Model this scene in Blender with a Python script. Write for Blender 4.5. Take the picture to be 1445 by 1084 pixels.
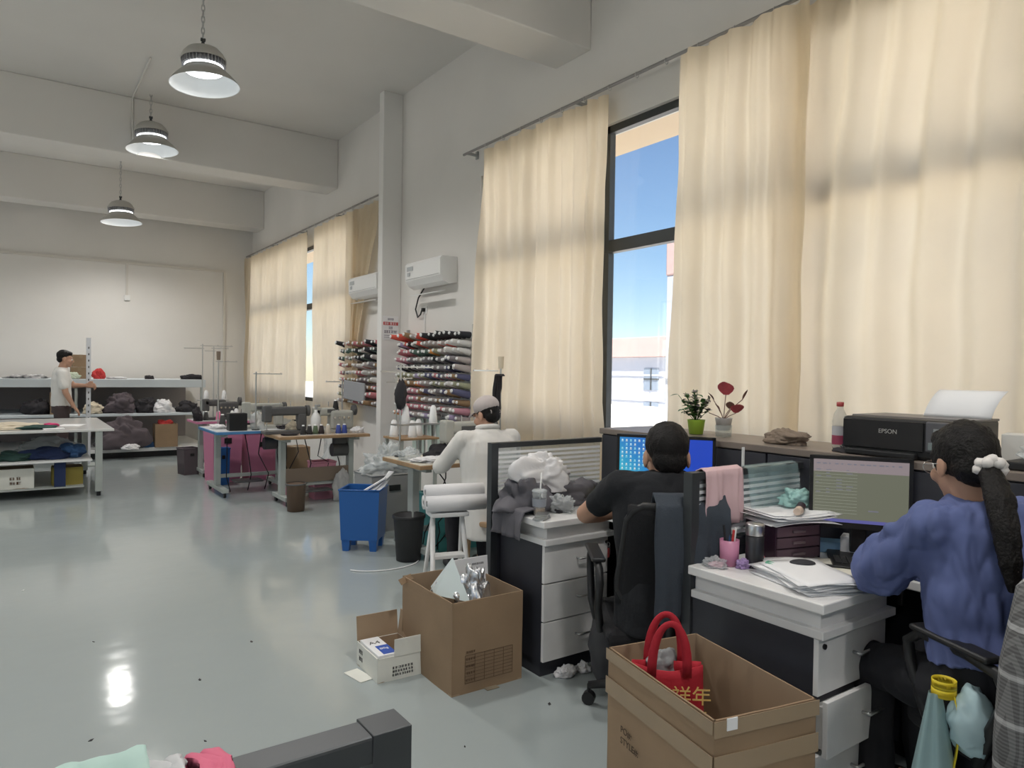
import bpy, bmesh, math, random
import numpy as np
from mathutils import Vector, Matrix, Quaternion, noise as mnoise
random.seed(7)
PI = math.pi
S = bpy.context.scene
COL = S.collection
for o in list(bpy.data.objects):
    bpy.data.objects.remove(o)

# ------------------------------------------------------------------ camera
YAW, PITCH, ROLL = math.radians(35.07), math.radians(-0.9), math.radians(0.84)
fw = Vector((math.sin(YAW) * math.cos(PITCH), math.cos(YAW) * math.cos(PITCH), math.sin(PITCH)))
r0 = Vector((math.cos(YAW), -math.sin(YAW), 0))
u0 = r0.cross(fw)
cr = r0 * math.cos(ROLL) + u0 * math.sin(ROLL)
cu = u0 * math.cos(ROLL) - r0 * math.sin(ROLL)
cam_d = bpy.data.cameras.new('camera')
cam_d.sensor_fit = 'HORIZONTAL'
cam_d.sensor_width = 36.0
cam_d.lens = 1000.0 / 1445.0 * 36.0
cam_d.clip_start = 0.02
cam_d.clip_end = 400
cam = bpy.data.objects.new('camera', cam_d)
COL.objects.link(cam)
cam.matrix_world = Matrix(((cr.x, cu.x, -fw.x, 0), (cr.y, cu.y, -fw.y, 0), (cr.z, cu.z, -fw.z, 1.47), (0, 0, 0, 1)))
S.camera = cam

# ------------------------------------------------------------------ sky, sun, exposure
W = bpy.data.worlds.new('sky')
S.world = W
W.use_nodes = True
wn = W.node_tree.nodes
wn.clear()
sky = wn.new('ShaderNodeTexSky')
sky.sky_type = 'NISHITA'
sky.sun_disc = False
sky.sun_elevation = math.radians(52)
sky.sun_rotation = math.radians(-75)
sky.air_density = 1.0
sky.dust_density = 0.1
sky.ozone_density = 4.0
bg = wn.new('ShaderNodeBackground')
bg.inputs['Strength'].default_value = 0.11
wo = wn.new('ShaderNodeOutputWorld')
W.node_tree.links.new(sky.outputs[0], bg.inputs[0])
W.node_tree.links.new(bg.outputs[0], wo.inputs[0])

sun_d = bpy.data.lights.new('sun', 'SUN')
sun_d.energy = 11.5
sun_d.angle = math.radians(0.6)
sun_d.color = (1.0, 0.96, 0.90)
sun = bpy.data.objects.new('sun', sun_d)
COL.objects.link(sun)
sun.rotation_euler = Vector((0.24, 0.50, -0.83)).to_track_quat('-Z', 'Y').to_euler()   # over the roof, on to the yard and the houses across

S.view_settings.view_transform = 'Standard'
S.view_settings.look = 'None'
S.view_settings.gamma = 1.0
S.view_settings.use_curve_mapping = False
S.view_settings.exposure = 0.74

# ------------------------------------------------------------------ materials
MATS = {}
def mat(name, col, rough=0.6, metal=0.0, var=0.0, vscale=6.0, bump=0.0, bscale=40.0, spec=0.5, alpha=1.0, trans=0.0, ior=1.45, emit=None, estr=0.0, sheen=0.0):
    if name in MATS:
        return MATS[name]
    m = bpy.data.materials.new(name)
    m.use_nodes = True
    nt = m.node_tree
    b = nt.nodes['Principled BSDF']
    c = (col[0], col[1], col[2], 1)
    b.inputs['Base Color'].default_value = c
    b.inputs['Roughness'].default_value = rough
    b.inputs['Metallic'].default_value = metal
    b.inputs['Specular IOR Level'].default_value = spec
    b.inputs['Alpha'].default_value = alpha
    b.inputs['Transmission Weight'].default_value = trans
    b.inputs['IOR'].default_value = ior
    b.inputs['Sheen Weight'].default_value = sheen
    if emit:
        b.inputs['Emission Color'].default_value = (*emit, 1)
        b.inputs['Emission Strength'].default_value = estr
    if var or bump:
        tc = nt.nodes.new('ShaderNodeTexCoord')
    if var:
        n = nt.nodes.new('ShaderNodeTexNoise')
        n.inputs['Scale'].default_value = vscale
        n.inputs['Detail'].default_value = 5
        nt.links.new(tc.outputs['Object'], n.inputs['Vector'])
        r = nt.nodes.new('ShaderNodeValToRGB')
        r.color_ramp.elements[0].position = 0.3
        r.color_ramp.elements[1].position = 0.7
        r.color_ramp.elements[0].color = tuple(max(0, x * (1 - var)) for x in col) + (1,)
        r.color_ramp.elements[1].color = tuple(min(1, x * (1 + var)) for x in col) + (1,)
        nt.links.new(n.outputs['Fac'], r.inputs['Fac'])
        nt.links.new(r.outputs['Color'], b.inputs['Base Color'])
    if bump:
        n2 = nt.nodes.new('ShaderNodeTexNoise')
        n2.inputs['Scale'].default_value = bscale
        n2.inputs['Detail'].default_value = 4
        nt.links.new(tc.outputs['Object'], n2.inputs['Vector'])
        bp = nt.nodes.new('ShaderNodeBump')
        bp.inputs['Strength'].default_value = bump
        bp.inputs['Distance'].default_value = 0.01
        nt.links.new(n2.outputs['Fac'], bp.inputs['Height'])
        nt.links.new(bp.outputs['Normal'], b.inputs['Normal'])
    MATS[name] = m
    return m

def film(name, col, fac=0.25, rough=0.15):
    """thin clear sheet: mostly see-through with a glossy skin and a faint tint"""
    if name in MATS:
        return MATS[name]
    m = bpy.data.materials.new(name)
    m.use_nodes = True
    nt = m.node_tree
    b = nt.nodes['Principled BSDF']
    b.inputs['Base Color'].default_value = (*col, 1)
    b.inputs['Roughness'].default_value = rough
    t = nt.nodes.new('ShaderNodeBsdfTransparent')
    t.inputs[0].default_value = (0.96, 0.97, 0.97, 1)
    mx = nt.nodes.new('ShaderNodeMixShader')
    mx.inputs[0].default_value = fac
    nt.links.new(t.outputs[0], mx.inputs[1])
    nt.links.new(b.outputs[0], mx.inputs[2])
    nt.links.new(mx.outputs[0], nt.nodes['Material Output'].inputs[0])
    MATS[name] = m
    return m

def glass(name, tint=(0.97, 0.98, 0.98), refl=0.06):
    if name in MATS:
        return MATS[name]
    m = bpy.data.materials.new(name)
    m.use_nodes = True
    nt = m.node_tree
    nt.nodes.remove(nt.nodes['Principled BSDF'])
    t = nt.nodes.new('ShaderNodeBsdfTransparent')
    t.inputs[0].default_value = (*tint, 1)
    g = nt.nodes.new('ShaderNodeBsdfGlossy')
    g.inputs['Roughness'].default_value = 0.02
    mx = nt.nodes.new('ShaderNodeMixShader')
    mx.inputs[0].default_value = refl
    nt.links.new(t.outputs[0], mx.inputs[1])
    nt.links.new(g.outputs[0], mx.inputs[2])
    nt.links.new(mx.outputs[0], nt.nodes['Material Output'].inputs[0])
    MATS[name] = m
    return m

def cloth_mat(name, col, tr=0.55):
    """woven curtain: part of the light goes through"""
    m = bpy.data.materials.new(name)
    m.use_nodes = True
    nt = m.node_tree
    nt.nodes.remove(nt.nodes['Principled BSDF'])
    tc = nt.nodes.new('ShaderNodeTexCoord')
    n = nt.nodes.new('ShaderNodeTexNoise')
    n.inputs['Scale'].default_value = 1.3
    n.inputs['Detail'].default_value = 6
    nt.links.new(tc.outputs['Object'], n.inputs['Vector'])
    r = nt.nodes.new('ShaderNodeValToRGB')
    r.color_ramp.elements[0].position = 0.35
    r.color_ramp.elements[1].position = 0.65
    r.color_ramp.elements[0].color = tuple(x * 0.95 for x in col) + (1,)
    r.color_ramp.elements[1].color = tuple(min(1, x * 1.03) for x in col) + (1,)
    nt.links.new(n.outputs['Fac'], r.inputs['Fac'])
    d = nt.nodes.new('ShaderNodeBsdfDiffuse')
    t = nt.nodes.new('ShaderNodeBsdfTranslucent')
    nt.links.new(r.outputs[0], d.inputs[0])
    nt.links.new(r.outputs[0], t.inputs[0])
    mx = nt.nodes.new('ShaderNodeMixShader')
    mx.inputs[0].default_value = tr
    nt.links.new(d.outputs[0], mx.inputs[1])
    nt.links.new(t.outputs[0], mx.inputs[2])
    nt.links.new(mx.outputs[0], nt.nodes['Material Output'].inputs[0])
    return m

# ------------------------------------------------------------------ mesh helpers
class MB:
    """collects shapes; build() links them as one mesh object"""
    def __init__(s):
        s.v, s.f, s.sm, s.mi = [], [], [], []
        s.cur = 0
    def add(s, vs, fs, smooth=False, M=None):
        b = len(s.v)
        if M is not None:
            vs = [M @ Vector(p) for p in vs]
        s.v += [tuple(p) for p in vs]
        s.f += [tuple(i + b for i in f) for f in fs]
        s.sm += [smooth] * len(fs)
        s.mi += [s.cur] * len(fs)
        return s
    def box(s, x0, x1, y0, y1, z0, z1, bev=0.0, M=None, seg=2):
        if x1 < x0: x0, x1 = x1, x0
        if y1 < y0: y0, y1 = y1, y0
        if z1 < z0: z0, z1 = z1, z0
        if bev <= 0:
            vs = [(x, y, z) for x in (x0, x1) for y in (y0, y1) for z in (z0, z1)]
            fs = [(0, 1, 3, 2), (4, 6, 7, 5), (0, 4, 5, 1), (2, 3, 7, 6), (0, 2, 6, 4), (1, 5, 7, 3)]
            return s.add(vs, fs, False, M)
        bm = bmesh.new()
        bmesh.ops.create_cube(bm, size=1)
        for v in bm.verts:
            v.co = Vector(((x0 + x1) / 2 + v.co.x * (x1 - x0), (y0 + y1) / 2 + v.co.y * (y1 - y0), (z0 + z1) / 2 + v.co.z * (z1 - z0)))
        bmesh.ops.bevel(bm, geom=list(bm.edges), offset=min(bev, 0.49 * min(x1 - x0, y1 - y0, z1 - z0)), segments=seg, affect='EDGES', profile=0.5)
        bm.verts.index_update()
        s.add([v.co.copy() for v in bm.verts], [[v.index for v in f.verts] for f in bm.faces], False, M)
        bm.free()
        return s
    def cbox(s, c, d, bev=0.0, rz=0.0, M=None, seg=2):
        T = Matrix.Translation(c) @ Matrix.Rotation(rz, 4, 'Z')
        if M is not None: T = M @ T
        return s.box(-d[0] / 2, d[0] / 2, -d[1] / 2, d[1] / 2, -d[2] / 2, d[2] / 2, bev, T, seg)
    def cyl(s, p0, p1, r0, r1=None, n=14, caps=True, M=None, smooth=True):
        p0, p1 = Vector(p0), Vector(p1)
        r1 = r0 if r1 is None else r1
        q = (p1 - p0).to_track_quat('Z', 'Y')
        vs = []
        for p, r in ((p0, r0), (p1, r1)):
            vs += [p + q @ Vector((r * math.cos(2 * PI * i / n), r * math.sin(2 * PI * i / n), 0)) for i in range(n)]
        s.add(vs, [(i, (i + 1) % n, n + (i + 1) % n, n + i) for i in range(n)], smooth, M)
        if caps:
            s.add(vs[:n], [tuple(range(n - 1, -1, -1))], False, M)
            s.add(vs[n:], [tuple(range(n))], False, M)
        return s
    def tube(s, pts, r, n=8, M=None, caps=True, closed=False):
        pts = [Vector(p) for p in pts]
        k = len(pts)
        rs = r if isinstance(r, (list, tuple)) else [r] * k
        vs = []
        up = None
        for i, p in enumerate(pts):
            if closed:
                t = pts[(i + 1) % k] - pts[i - 1]
            else:
                t = pts[min(i + 1, k - 1)] - pts[max(i - 1, 0)]
            t.normalize()
            if up is None:
                up = Vector((0, 0, 1)) if abs(t.z) < 0.9 else Vector((1, 0, 0))
            side = t.cross(up)
            if side.length < 1e-5: side = t.orthogonal()
            side.normalize()
            up = side.cross(t).normalized()
            vs += [p + (side * math.cos(2 * PI * j / n) + up * math.sin(2 * PI * j / n)) * rs[i] for j in range(n)]
        fs = []
        for i in range(k if closed else k - 1):
            a, b = i * n, ((i + 1) % k) * n
            fs += [(a + j, a + (j + 1) % n, b + (j + 1) % n, b + j) for j in range(n)]
        if caps and not closed:
            fs += [tuple(range(n - 1, -1, -1)), tuple(range((k - 1) * n, k * n))]
        return s.add(vs, fs, True, M)
    def lathe(s, prof, n=24, M=None, smooth=True, sx=1.0, sy=1.0):
        vs = [(r * math.cos(2 * PI * j / n) * sx, r * math.sin(2 * PI * j / n) * sy, z) for r, z in prof for j in range(n)]
        fs = []
        for i in range(len(prof) - 1):
            fs += [(i * n + j, i * n + (j + 1) % n, (i + 1) * n + (j + 1) % n, (i + 1) * n + j) for j in range(n)]
        return s.add(vs, fs, smooth, M)
    def disc(s, c, r, n=20, M=None, flip=False):
        vs = [(c[0] + r * math.cos(2 * PI * j / n), c[1] + r * math.sin(2 * PI * j / n), c[2]) for j in range(n)]
        return s.add(vs, [tuple(range(n - 1, -1, -1)) if flip else tuple(range(n))], False, M)
    def grid(s, fn, nu, nv, M=None, smooth=True, closed_u=False):
        vs = [fn(i / (nu - (0 if closed_u else 1)), j / (nv - 1)) for j in range(nv) for i in range(nu)]
        fs = []
        for j in range(nv - 1):
            for i in range(nu if closed_u else nu - 1):
                k = (i + 1) % nu
                fs.append((j * nu + i, j * nu + k, (j + 1) * nu + k, (j + 1) * nu + i))
        return s.add(vs, fs, smooth, M)
    def ball(s, c, r, n=14, m=9, amp=0.0, fr=3.0, seed=0.0, M=None, flat=None, ridge=True):
        """ellipsoid, optionally crumpled; flat = z below which it is pressed flat"""
        if not isinstance(r, (tuple, list)): r = (r, r, r)
        vs, fs = [], []
        for j in range(m + 1):
            th = PI * j / m
            for i in range(n):
                ph = 2 * PI * i / n
                d = Vector((math.sin(th) * math.cos(ph), math.sin(th) * math.sin(ph), math.cos(th)))
                k = 1.0
                if amp:
                    q = Vector((d.x * r[0], d.y * r[1], d.z * r[2])) * fr + Vector((seed, seed * 1.7, -seed))
                    a = mnoise.noise(q)
                    if ridge: a = (0.5 - abs(a)) * 1.4 + 0.5 * mnoise.noise(q * 2.3)
                    k = 1 + amp * a
                p = Vector((c[0] + d.x * r[0] * k, c[1] + d.y * r[1] * k, c[2] + d.z * r[2] * k))
                if flat is not None: p.z = max(p.z, flat + 0.0)
                vs.append(p)
        for j in range(m):
            fs += [(j * n + i, (j + 1) * n + i, (j + 1) * n + (i + 1) % n, j * n + (i + 1) % n) for i in range(n)]
        return s.add(vs, fs, True, M)
    def mesh(s, name='m', mats=()):
        me = bpy.data.meshes.new(name)
        me.from_pydata(s.v, [], s.f)
        me.polygons.foreach_set('use_smooth', s.sm)
        for m in mats:
            me.materials.append(m)
        if len(mats) > 1:
            me.polygons.foreach_set('material_index', s.mi)
        me.update()
        return me
    def build(s, name, m, parent=None, loc=None, rz=None, solid=0.0, sub=0):
        me = s.mesh(name, m if isinstance(m, (list, tuple)) else (m,))
        o = bpy.data.objects.new(name, me)
        COL.objects.link(o)
        if parent is not None: o.parent = parent
        if loc is not None: o.location = loc
        if rz is not None: o.rotation_euler.z = rz
        if solid:
            md = o.modifiers.new('solid', 'SOLIDIFY')
            md.thickness = solid
            md.offset = 0
        if sub:
            md = o.modifiers.new('sub', 'SUBSURF')
            md.levels = md.render_levels = sub
        return o

def tag(o, label, cat, group=None, kind=None):
    o['label'] = label
    o['category'] = cat
    if group: o['group'] = group
    if kind: o['kind'] = kind
    return o
def empty(name, loc=(0, 0, 0), rz=0.0, label=None, cat=None, group=None):
    o = bpy.data.objects.new(name, None)
    o.empty_display_size = 0.1
    COL.objects.link(o)
    o.location = loc
    o.rotation_euler.z = rz
    if label: tag(o, label, cat, group)
    return o
def struct(o, label=None):
    o['kind'] = 'structure'
    if label: o['label'] = label
    return o
def copy_tree(o, parent=None):
    c = o.copy()
    COL.objects.link(c)
    c.parent = parent
    for ch in [x for x in bpy.data.objects if x.parent is o]:
        copy_tree(ch, c)
    return c
FONT = None
def text_mesh(body, size, name, m, parent, M, depth=0.0004, align='CENTER'):
    cu_ = bpy.data.curves.new(name, 'FONT')
    cu_.body = body
    cu_.size = size
    cu_.align_x = align
    cu_.extrude = depth
    t = bpy.data.objects.new(name, cu_)
    COL.objects.link(t)
    dg = bpy.context.evaluated_depsgraph_get()
    me = bpy.data.meshes.new_from_object(t.evaluated_get(dg))
    bpy.data.objects.remove(t)
    me.materials.clear()
    me.materials.append(m)
    o = bpy.data.objects.new(name, me)
    COL.objects.link(o)
    o.parent = parent
    o.matrix_local = M
    return o
def glyphs(mb, x, z, w, h, n, M, rnd, y=0.0):
    """a row of n small printed characters made of strokes, on the plane y=const of M"""
    cw = w / n
    for i in range(n):
        cx = x + i * cw
        for k in range(3):
            zz = z + h * (0.12 + 0.38 * k + rnd.uniform(-0.05, 0.05))
            mb.box(cx + cw * 0.1, cx + cw * rnd.uniform(0.6, 0.9), y - 0.0005, y + 0.0005, zz, zz + h * 0.12, M=M)
        for k in range(2):
            xx = cx + cw * rnd.uniform(0.15, 0.75)
            mb.box(xx, xx + cw * 0.13, y - 0.0005, y + 0.0005, z, z + h, M=M)

# common materials
M_wall = mat('wall_plaster', (0.74, 0.72, 0.69), 0.85, var=0.03, vscale=1.2, bump=0.05, bscale=25)
M_ceil = mat('ceiling_plaster', (0.72, 0.70, 0.67), 0.9, var=0.03, vscale=0.8)
M_white = mat('white_paint', (0.80, 0.80, 0.79), 0.45)
M_lam = mat('white_laminate', (0.78, 0.77, 0.76), 0.4, var=0.03, vscale=12)
M_char = mat('charcoal_laminate', (0.035, 0.036, 0.045), 0.5, var=0.1, vscale=8)
M_black = mat('black_plastic', (0.015, 0.015, 0.016), 0.45)
M_mesh = mat('black_fabric', (0.012, 0.012, 0.014), 0.9, bump=0.2, bscale=200)
M_dkgrey = mat('dark_grey_metal', (0.06, 0.065, 0.07), 0.4, metal=0.4)
M_steel = mat('steel', (0.55, 0.55, 0.55), 0.3, metal=1.0)
M_chrome = mat('chrome', (0.75, 0.75, 0.76), 0.15, metal=1.0)
M_grey = mat('grey_paint', (0.36, 0.37, 0.37), 0.5, var=0.05)
M_paper = mat('paper', (0.82, 0.82, 0.83), 0.8)
M_card = mat('cardboard', (0.30, 0.205, 0.125), 0.85, var=0.07, vscale=5, bump=0.05, bscale=60)
M_cardin = mat('cardboard_inside', (0.36, 0.26, 0.17), 0.85, var=0.05, vscale=4)
M_ink = mat('black_ink', (0.03, 0.03, 0.035), 0.7)
M_skin = mat('skin', (0.50, 0.29, 0.20), 0.55, var=0.08, vscale=9)
M_hair = mat('black_hair', (0.009, 0.0075, 0.007), 0.55, bump=0.5, bscale=140, spec=0.3)
M_clear = film('clear_plastic', (0.85, 0.88, 0.88), 0.22)
M_curtain = cloth_mat('cream_curtain', (0.86, 0.755, 0.59), 0.62)
M_frame = mat('window_frame_paint', (0.045, 0.05, 0.052), 0.45)
# ================================================================== the room
XW, YB, XL, YR, ZC = 4.0, 15.06, -7.0, -5.0, 4.95
def floor_mat():
    m = mat('grey_epoxy', (0.33, 0.365, 0.365), 0.12, spec=0.6)
    nt = m.node_tree
    b = nt.nodes['Principled BSDF']
    tc = nt.nodes.new('ShaderNodeTexCoord')
    n = nt.nodes.new('ShaderNodeTexNoise'); n.inputs['Scale'].default_value = 0.7; n.inputs['Detail'].default_value = 6
    nt.links.new(tc.outputs['Object'], n.inputs['Vector'])
    r = nt.nodes.new('ShaderNodeValToRGB')
    r.color_ramp.elements[0].color = (0.33, 0.375, 0.375, 1); r.color_ramp.elements[1].color = (0.39, 0.43, 0.43, 1)
    nt.links.new(n.outputs['Fac'], r.inputs[0]); nt.links.new(r.outputs[0], b.inputs['Base Color'])
    n2 = nt.nodes.new('ShaderNodeTexNoise'); n2.inputs['Scale'].default_value = 5.0; n2.inputs['Detail'].default_value = 2
    nt.links.new(tc.outputs['Object'], n2.inputs['Vector'])
    bp = nt.nodes.new('ShaderNodeBump'); bp.inputs['Strength'].default_value = 0.035; bp.inputs['Distance'].default_value = 0.05
    nt.links.new(n2.outputs['Fac'], bp.inputs['Height']); nt.links.new(bp.outputs[0], b.inputs['Normal'])
    b.inputs['Roughness'].default_value = 0.11
    return m
struct(MB().box(XL - .3, XW + .3, YR - .3, YB + .3, -0.25, 0).build('floor', floor_mat()))
struct(MB().box(XL - .3, XW + .3, YR - .3, YB + .3, ZC, ZC + .3).build('ceiling', M_ceil))
for i, (a, b) in enumerate(((-0.9, -0.43), (4.60, 5.08), (10.36, 10.82), (14.24, 14.70))):
    struct(MB().box(XL, XW, a, b, 4.22, ZC, bev=0.012).build('ceiling_beam', M_ceil))
def wall_with_holes(x0, x1, y0, y1, axis, holes):
    """wall slab along an axis with rectangular openings (a0, a1, z0, z1)"""
    mb = MB()
    a0, a1 = (y0, y1) if axis == 'Y' else (x0, x1)
    cur = a0
    def put(p, q, z0, z1):
        if q - p < 1e-4 or z1 - z0 < 1e-4: return
        if axis == 'Y': mb.box(x0, x1, p, q, z0, z1)
        else: mb.box(p, q, y0, y1, z0, z1)
    for h in sorted(holes):
        put(cur, h[0], 0, ZC)
        put(h[0], h[1], 0, h[2]); put(h[0], h[1], h[3], ZC)
        cur = h[1]
    put(cur, a1, 0, ZC)
    return mb
WIN = ((0.35, 6.32, 0.95, 3.53), (9.60, 14.75, 0.95, 3.53))
struct(wall_with_holes(XW, XW + .24, YR, YB, 'Y', WIN).build('wall_right', M_wall))
struct(MB().box(XL, XW + .24, YB, YB + .24, 0, ZC).build('wall_back', M_wall))
FILL_LW = tuple((y, y + 3.4, 1.0, 3.6) for y in (0.4, 10.9))  # unseen left windows, added to let fill light into the hall
struct(wall_with_holes(XL - .24, XL, YR, YB, 'Y', FILL_LW).build('wall_left', M_wall))
FILL_RW = tuple((x, x + 2.6, 1.0, 3.6) for x in (-2.6,))  # unseen rear window, added as a further source of fill light
struct(wall_with_holes(XL, XW + .24, YR - .24, YR, 'X', FILL_RW).build('wall_rear', M_wall))
struct(MB().box(3.735, XW, 8.17, 8.30, 0, ZC, bev=0.01).build('pillar', mat('pillar_paint', (0.78, 0.77, 0.75), 0.7)))
M_pane = glass('window_glass')
def window(name, y0, y1, z0, z1, verts, x=4.07, zm=2.53, dirx=1):
    fr = MB()
    d = 0.03
    fr.box(x - d, x + d, y0, y1, z0, z0 + .06); fr.box(x - d, x + d, y0, y1, z1 - .06, z1)
    fr.box(x - d, x + d, y0, y0 + .06, z0, z1); fr.box(x - d, x + d, y1 - .06, y1, z0, z1)
    for v in verts: fr.box(x - d, x + d, v - .035, v + .035, z0, z1)
    fr.box(x - d - .005, x + d + .005, y0, y1, zm - .05, zm + .05)
    o = struct(fr.build(name, M_frame))
    e = [y0] + list(verts) + [y1]
    for a, b in zip(e[:-1], e[1:]):
        for c, f in ((z0, zm), (zm, z1)):
            MB().box(x - .003, x + .003, a + .03, b - .03, c + .03, f - .03).build('pane', M_pane, o)
    return o
window('window_1', 0.35, 6.32, 0.95, 3.53, (1.38, 2.40, 3.42, 4.42, 5.46))
window('window_2', 9.60, 14.75, 0.95, 3.53, (10.5, 11.42, 12.35, 13.2, 14.0))
for i, (a, b, c, d) in enumerate(FILL_LW):
    window('window_%d' % (i + 3), a, b, c, d, ((a + b) / 2,), x=XL - .12)
for i, (a, b, c, d) in enumerate(FILL_RW):
    o = struct(MB().box(a, b, YR - .14, YR - .08, c, c + .06).box(a, b, YR - .14, YR - .08, d - .06, d).box(a, a + .06, YR - .14, YR - .08, c, d).box(b - .06, b, YR - .14, YR - .08, c, d)
               .box((a + b) / 2 - .03, (a + b) / 2 + .03, YR - .14, YR - .08, c, d).build('window_%d' % (i + 5), M_frame))
    MB().box(a + .03, (a + b) / 2, YR - .115, YR - .11, c + .03, d - .03).build('pane', M_pane, o)
    MB().box((a + b) / 2, b - .03, YR - .115, YR - .11, c + .03, d - .03).build('pane', M_pane, o)

# ------------------------------------------------------------------ outside
M_yard = mat('yard_concrete', (0.60, 0.57, 0.53), 0.9, var=0.06, vscale=0.4)
struct(MB().box(-70, 90, -80, 110, -0.6, -0.35).build('ground', M_yard), 'pale concrete yard outside the windows')
M_eave = mat('eave_render', (0.72, 0.58, 0.42), 0.9)
struct(MB().box(XW + .24, XW + .72, YR, YB, 3.56, 3.80).build('roof_eave', M_eave), 'beige eave over the window')
M_bwall = mat('facade_white', (0.40, 0.42, 0.48), 0.9, var=0.03, vscale=0.5)
M_bpink = mat('facade_pink', (0.46, 0.32, 0.30), 0.9, var=0.05, vscale=0.8)
M_bwin = mat('facade_window', (0.20, 0.24, 0.30), 0.25)
def house(name, x, y0, y1, h, band, wins, label, deep=8, over=.25):
    e = empty(name, (x, y0, -0.35), 0, label, 'building')
    MB().box(0, deep, 0, y1 - y0, 0, h + .35 - band, bev=0.02).build('wall', M_bwall, e)
    MB().box(-over, deep + over, -over, y1 - y0 + over, h + .35 - band, h + .35, bev=0.03).build('parapet', M_bpink, e)
    for (a, b, c, d) in wins:
        w = MB().box(-.03, .05, a - y0, b - y0, c + .35, d + .35).build('window', M_bwin, e)
        MB().box(-.06, .0, (a + b) / 2 - y0 - .04, (a + b) / 2 - y0 + .04, c + .35, d + .35).box(-.06, .0, a - y0, b - y0, (c + d) / 2 + .31, (c + d) / 2 + .39).build('window_bar', M_frame, w)
    for z in (0.0, -3.3):
        pass
    MB().box(-.04, .0, 0, y1 - y0, 1.75, 1.85).box(-.04, 0, 0, y1 - y0, 0.3, 0.36).build('ledge', M_bwall, e)
    return e
house('apartment_block', 30.0, 8, 40, 3.65, 1.15, [(y, y + 1.15, z, z + 1.25) for y in (10.5, 14.5, 18.5, 22.5, 28.2, 32.5, 36.5) for z in (-0.75 + 1.35, -2.9 + 1.55)][:14] , 'white block with a pink parapet and dark windows across the yard')
house('neighbouring_wing', 12.0, 3.0, 11.1, 4.6, 0.9, [(5, 6.2, .8, 2.2), (8, 9.2, .8, 2.2)], 'white wing with a pink top edge close outside the window', deep=5, over=.015)

# ------------------------------------------------------------------ curtains and rods
def curtain(name, label, y0, y1, z0=0.62, z1=3.72, x=3.86, amp=0.035, waves=9, seed=0.0, lean=None, bunch=0.0, ny=None):
    """pleated cloth hanging along the window wall; lean(z01)->(shift of y0, shift of y1)"""
    rnd = random.Random(seed)
    ph = [rnd.uniform(0, 6.28) for _ in range(6)]
    def fn(u, v):
        z = z1 + (z0 - z1) * v
        a, b = (lean(v) if lean else (0, 0))
        uu = u
        if bunch: uu = u ** (1 + bunch)
        y = (y0 + a) + (y1 + b - y0 - a) * uu
        k = amp * (0.55 + 0.45 * v)
        w = waves * (1 + 0.04 * math.sin(3 * v + ph[0]))
        xx = x + k * (math.sin(2 * PI * w * u + ph[1] + 0.7 * math.sin(2.5 * v + ph[2])) * 0.7 + 0.45 * math.sin(2 * PI * w * 0.53 * u + ph[3] + 0.9 * v) + 0.22 * math.sin(2 * PI * w * 2.1 * u + ph[4]) * (1 - v))
        xx += 0.010 * mnoise.noise(Vector((y * 3.5, z * 1.2, seed))) + 0.006 * mnoise.noise(Vector((y * 9, z * 4, seed + 3)))
        s = 0.016 * abs(math.sin(PI * (y1 - y0) / 0.30 * u)) * max(0, 1 - v * 12)
        return (xx, y + 0.006 * math.sin(7 * z + 9 * u), z - s)
    n = ny or int(max(40, waves * 16))
    o = MB().grid(fn, n, 46).build(name, M_curtain)
    tag(o, label, 'curtain')
    return o
curtain('window_curtain', 'long cream curtain gathered to a soft bundle beside the open gap of the large window', 4.27, 6.10, waves=10, seed=2.2, amp=0.055, lean=lambda v: (-0.02 + 0.05 * math.sin(3 * v) - 0.06 * max(0, v - .8) * 5, 0.10 * v * v), bunch=0.25)
curtain('window_curtain', 'tall cream curtain hanging behind the two potted plants and the plastic bottle', 2.42, 3.43, waves=6, seed=5.0, amp=0.048, x=3.80, lean=lambda v: (0.02 * v, 0.09 * v * v))
curtain('window_curtain', 'wide cream curtain hanging behind the black printer', -0.6, 2.62, waves=13, seed=9.0, amp=0.060, x=3.90)
curtain('window_curtain', 'cream curtain reaching into the room corner beside the back wall', 11.38, 15.02, waves=14, seed=4.0, amp=0.04)
curtain('window_curtain', 'narrow cream curtain between the slit of daylight and the wall air conditioners', 9.36, 10.98, waves=7, seed=6.0, amp=0.04)
curtain('window_curtain', 'unlit curtain tail pulled slanting over the wall above the air conditioner', 8.46, 9.50, x=3.895, z0=0.95, waves=6, seed=8.0, amp=0.035, lean=lambda v: (0.86 * min(1, v * 1.5) ** 0.8, 0.01 * min(1, v * 1.5)))
def rod(y0, y1, label):
    e = empty('curtain_rod', (XW - .13, y0, 3.76), 0, label, 'curtain rod')
    MB().cyl((0, 0, 0), (0, y1 - y0, 0), 0.013, n=10).build('rail', mat('rod_metal', (0.32, 0.31, 0.30), 0.4, metal=0.5), e)
    n = int((y1 - y0) / 1.5)
    for i in range(n + 1):
        y = (y1 - y0) * (i + 0.04) / (n + 0.08)
        MB().box(0, .13, y - .01, y + .01, -.012, .012).box(.115, .13, y - .02, y + .02, -.04, .04).build('bracket', M_grey, e)
    k = int((y1 - y0) / 0.30)
    for i in range(k):
        y = 0.12 + i * 0.30
        MB().tube([(0.018 * math.cos(a), y, -.008 + 0.022 * math.sin(a)) for a in np.linspace(0, 2 * PI, 11)[:-1]], 0.003, 5, closed=True).build('ring', M_steel, e)
rod(-0.7, 6.46, 'long thin curtain rod over the window behind the desks')
rod(8.44, 15.02, 'thin curtain rod reaching the room corner above the sewing tables')

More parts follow.
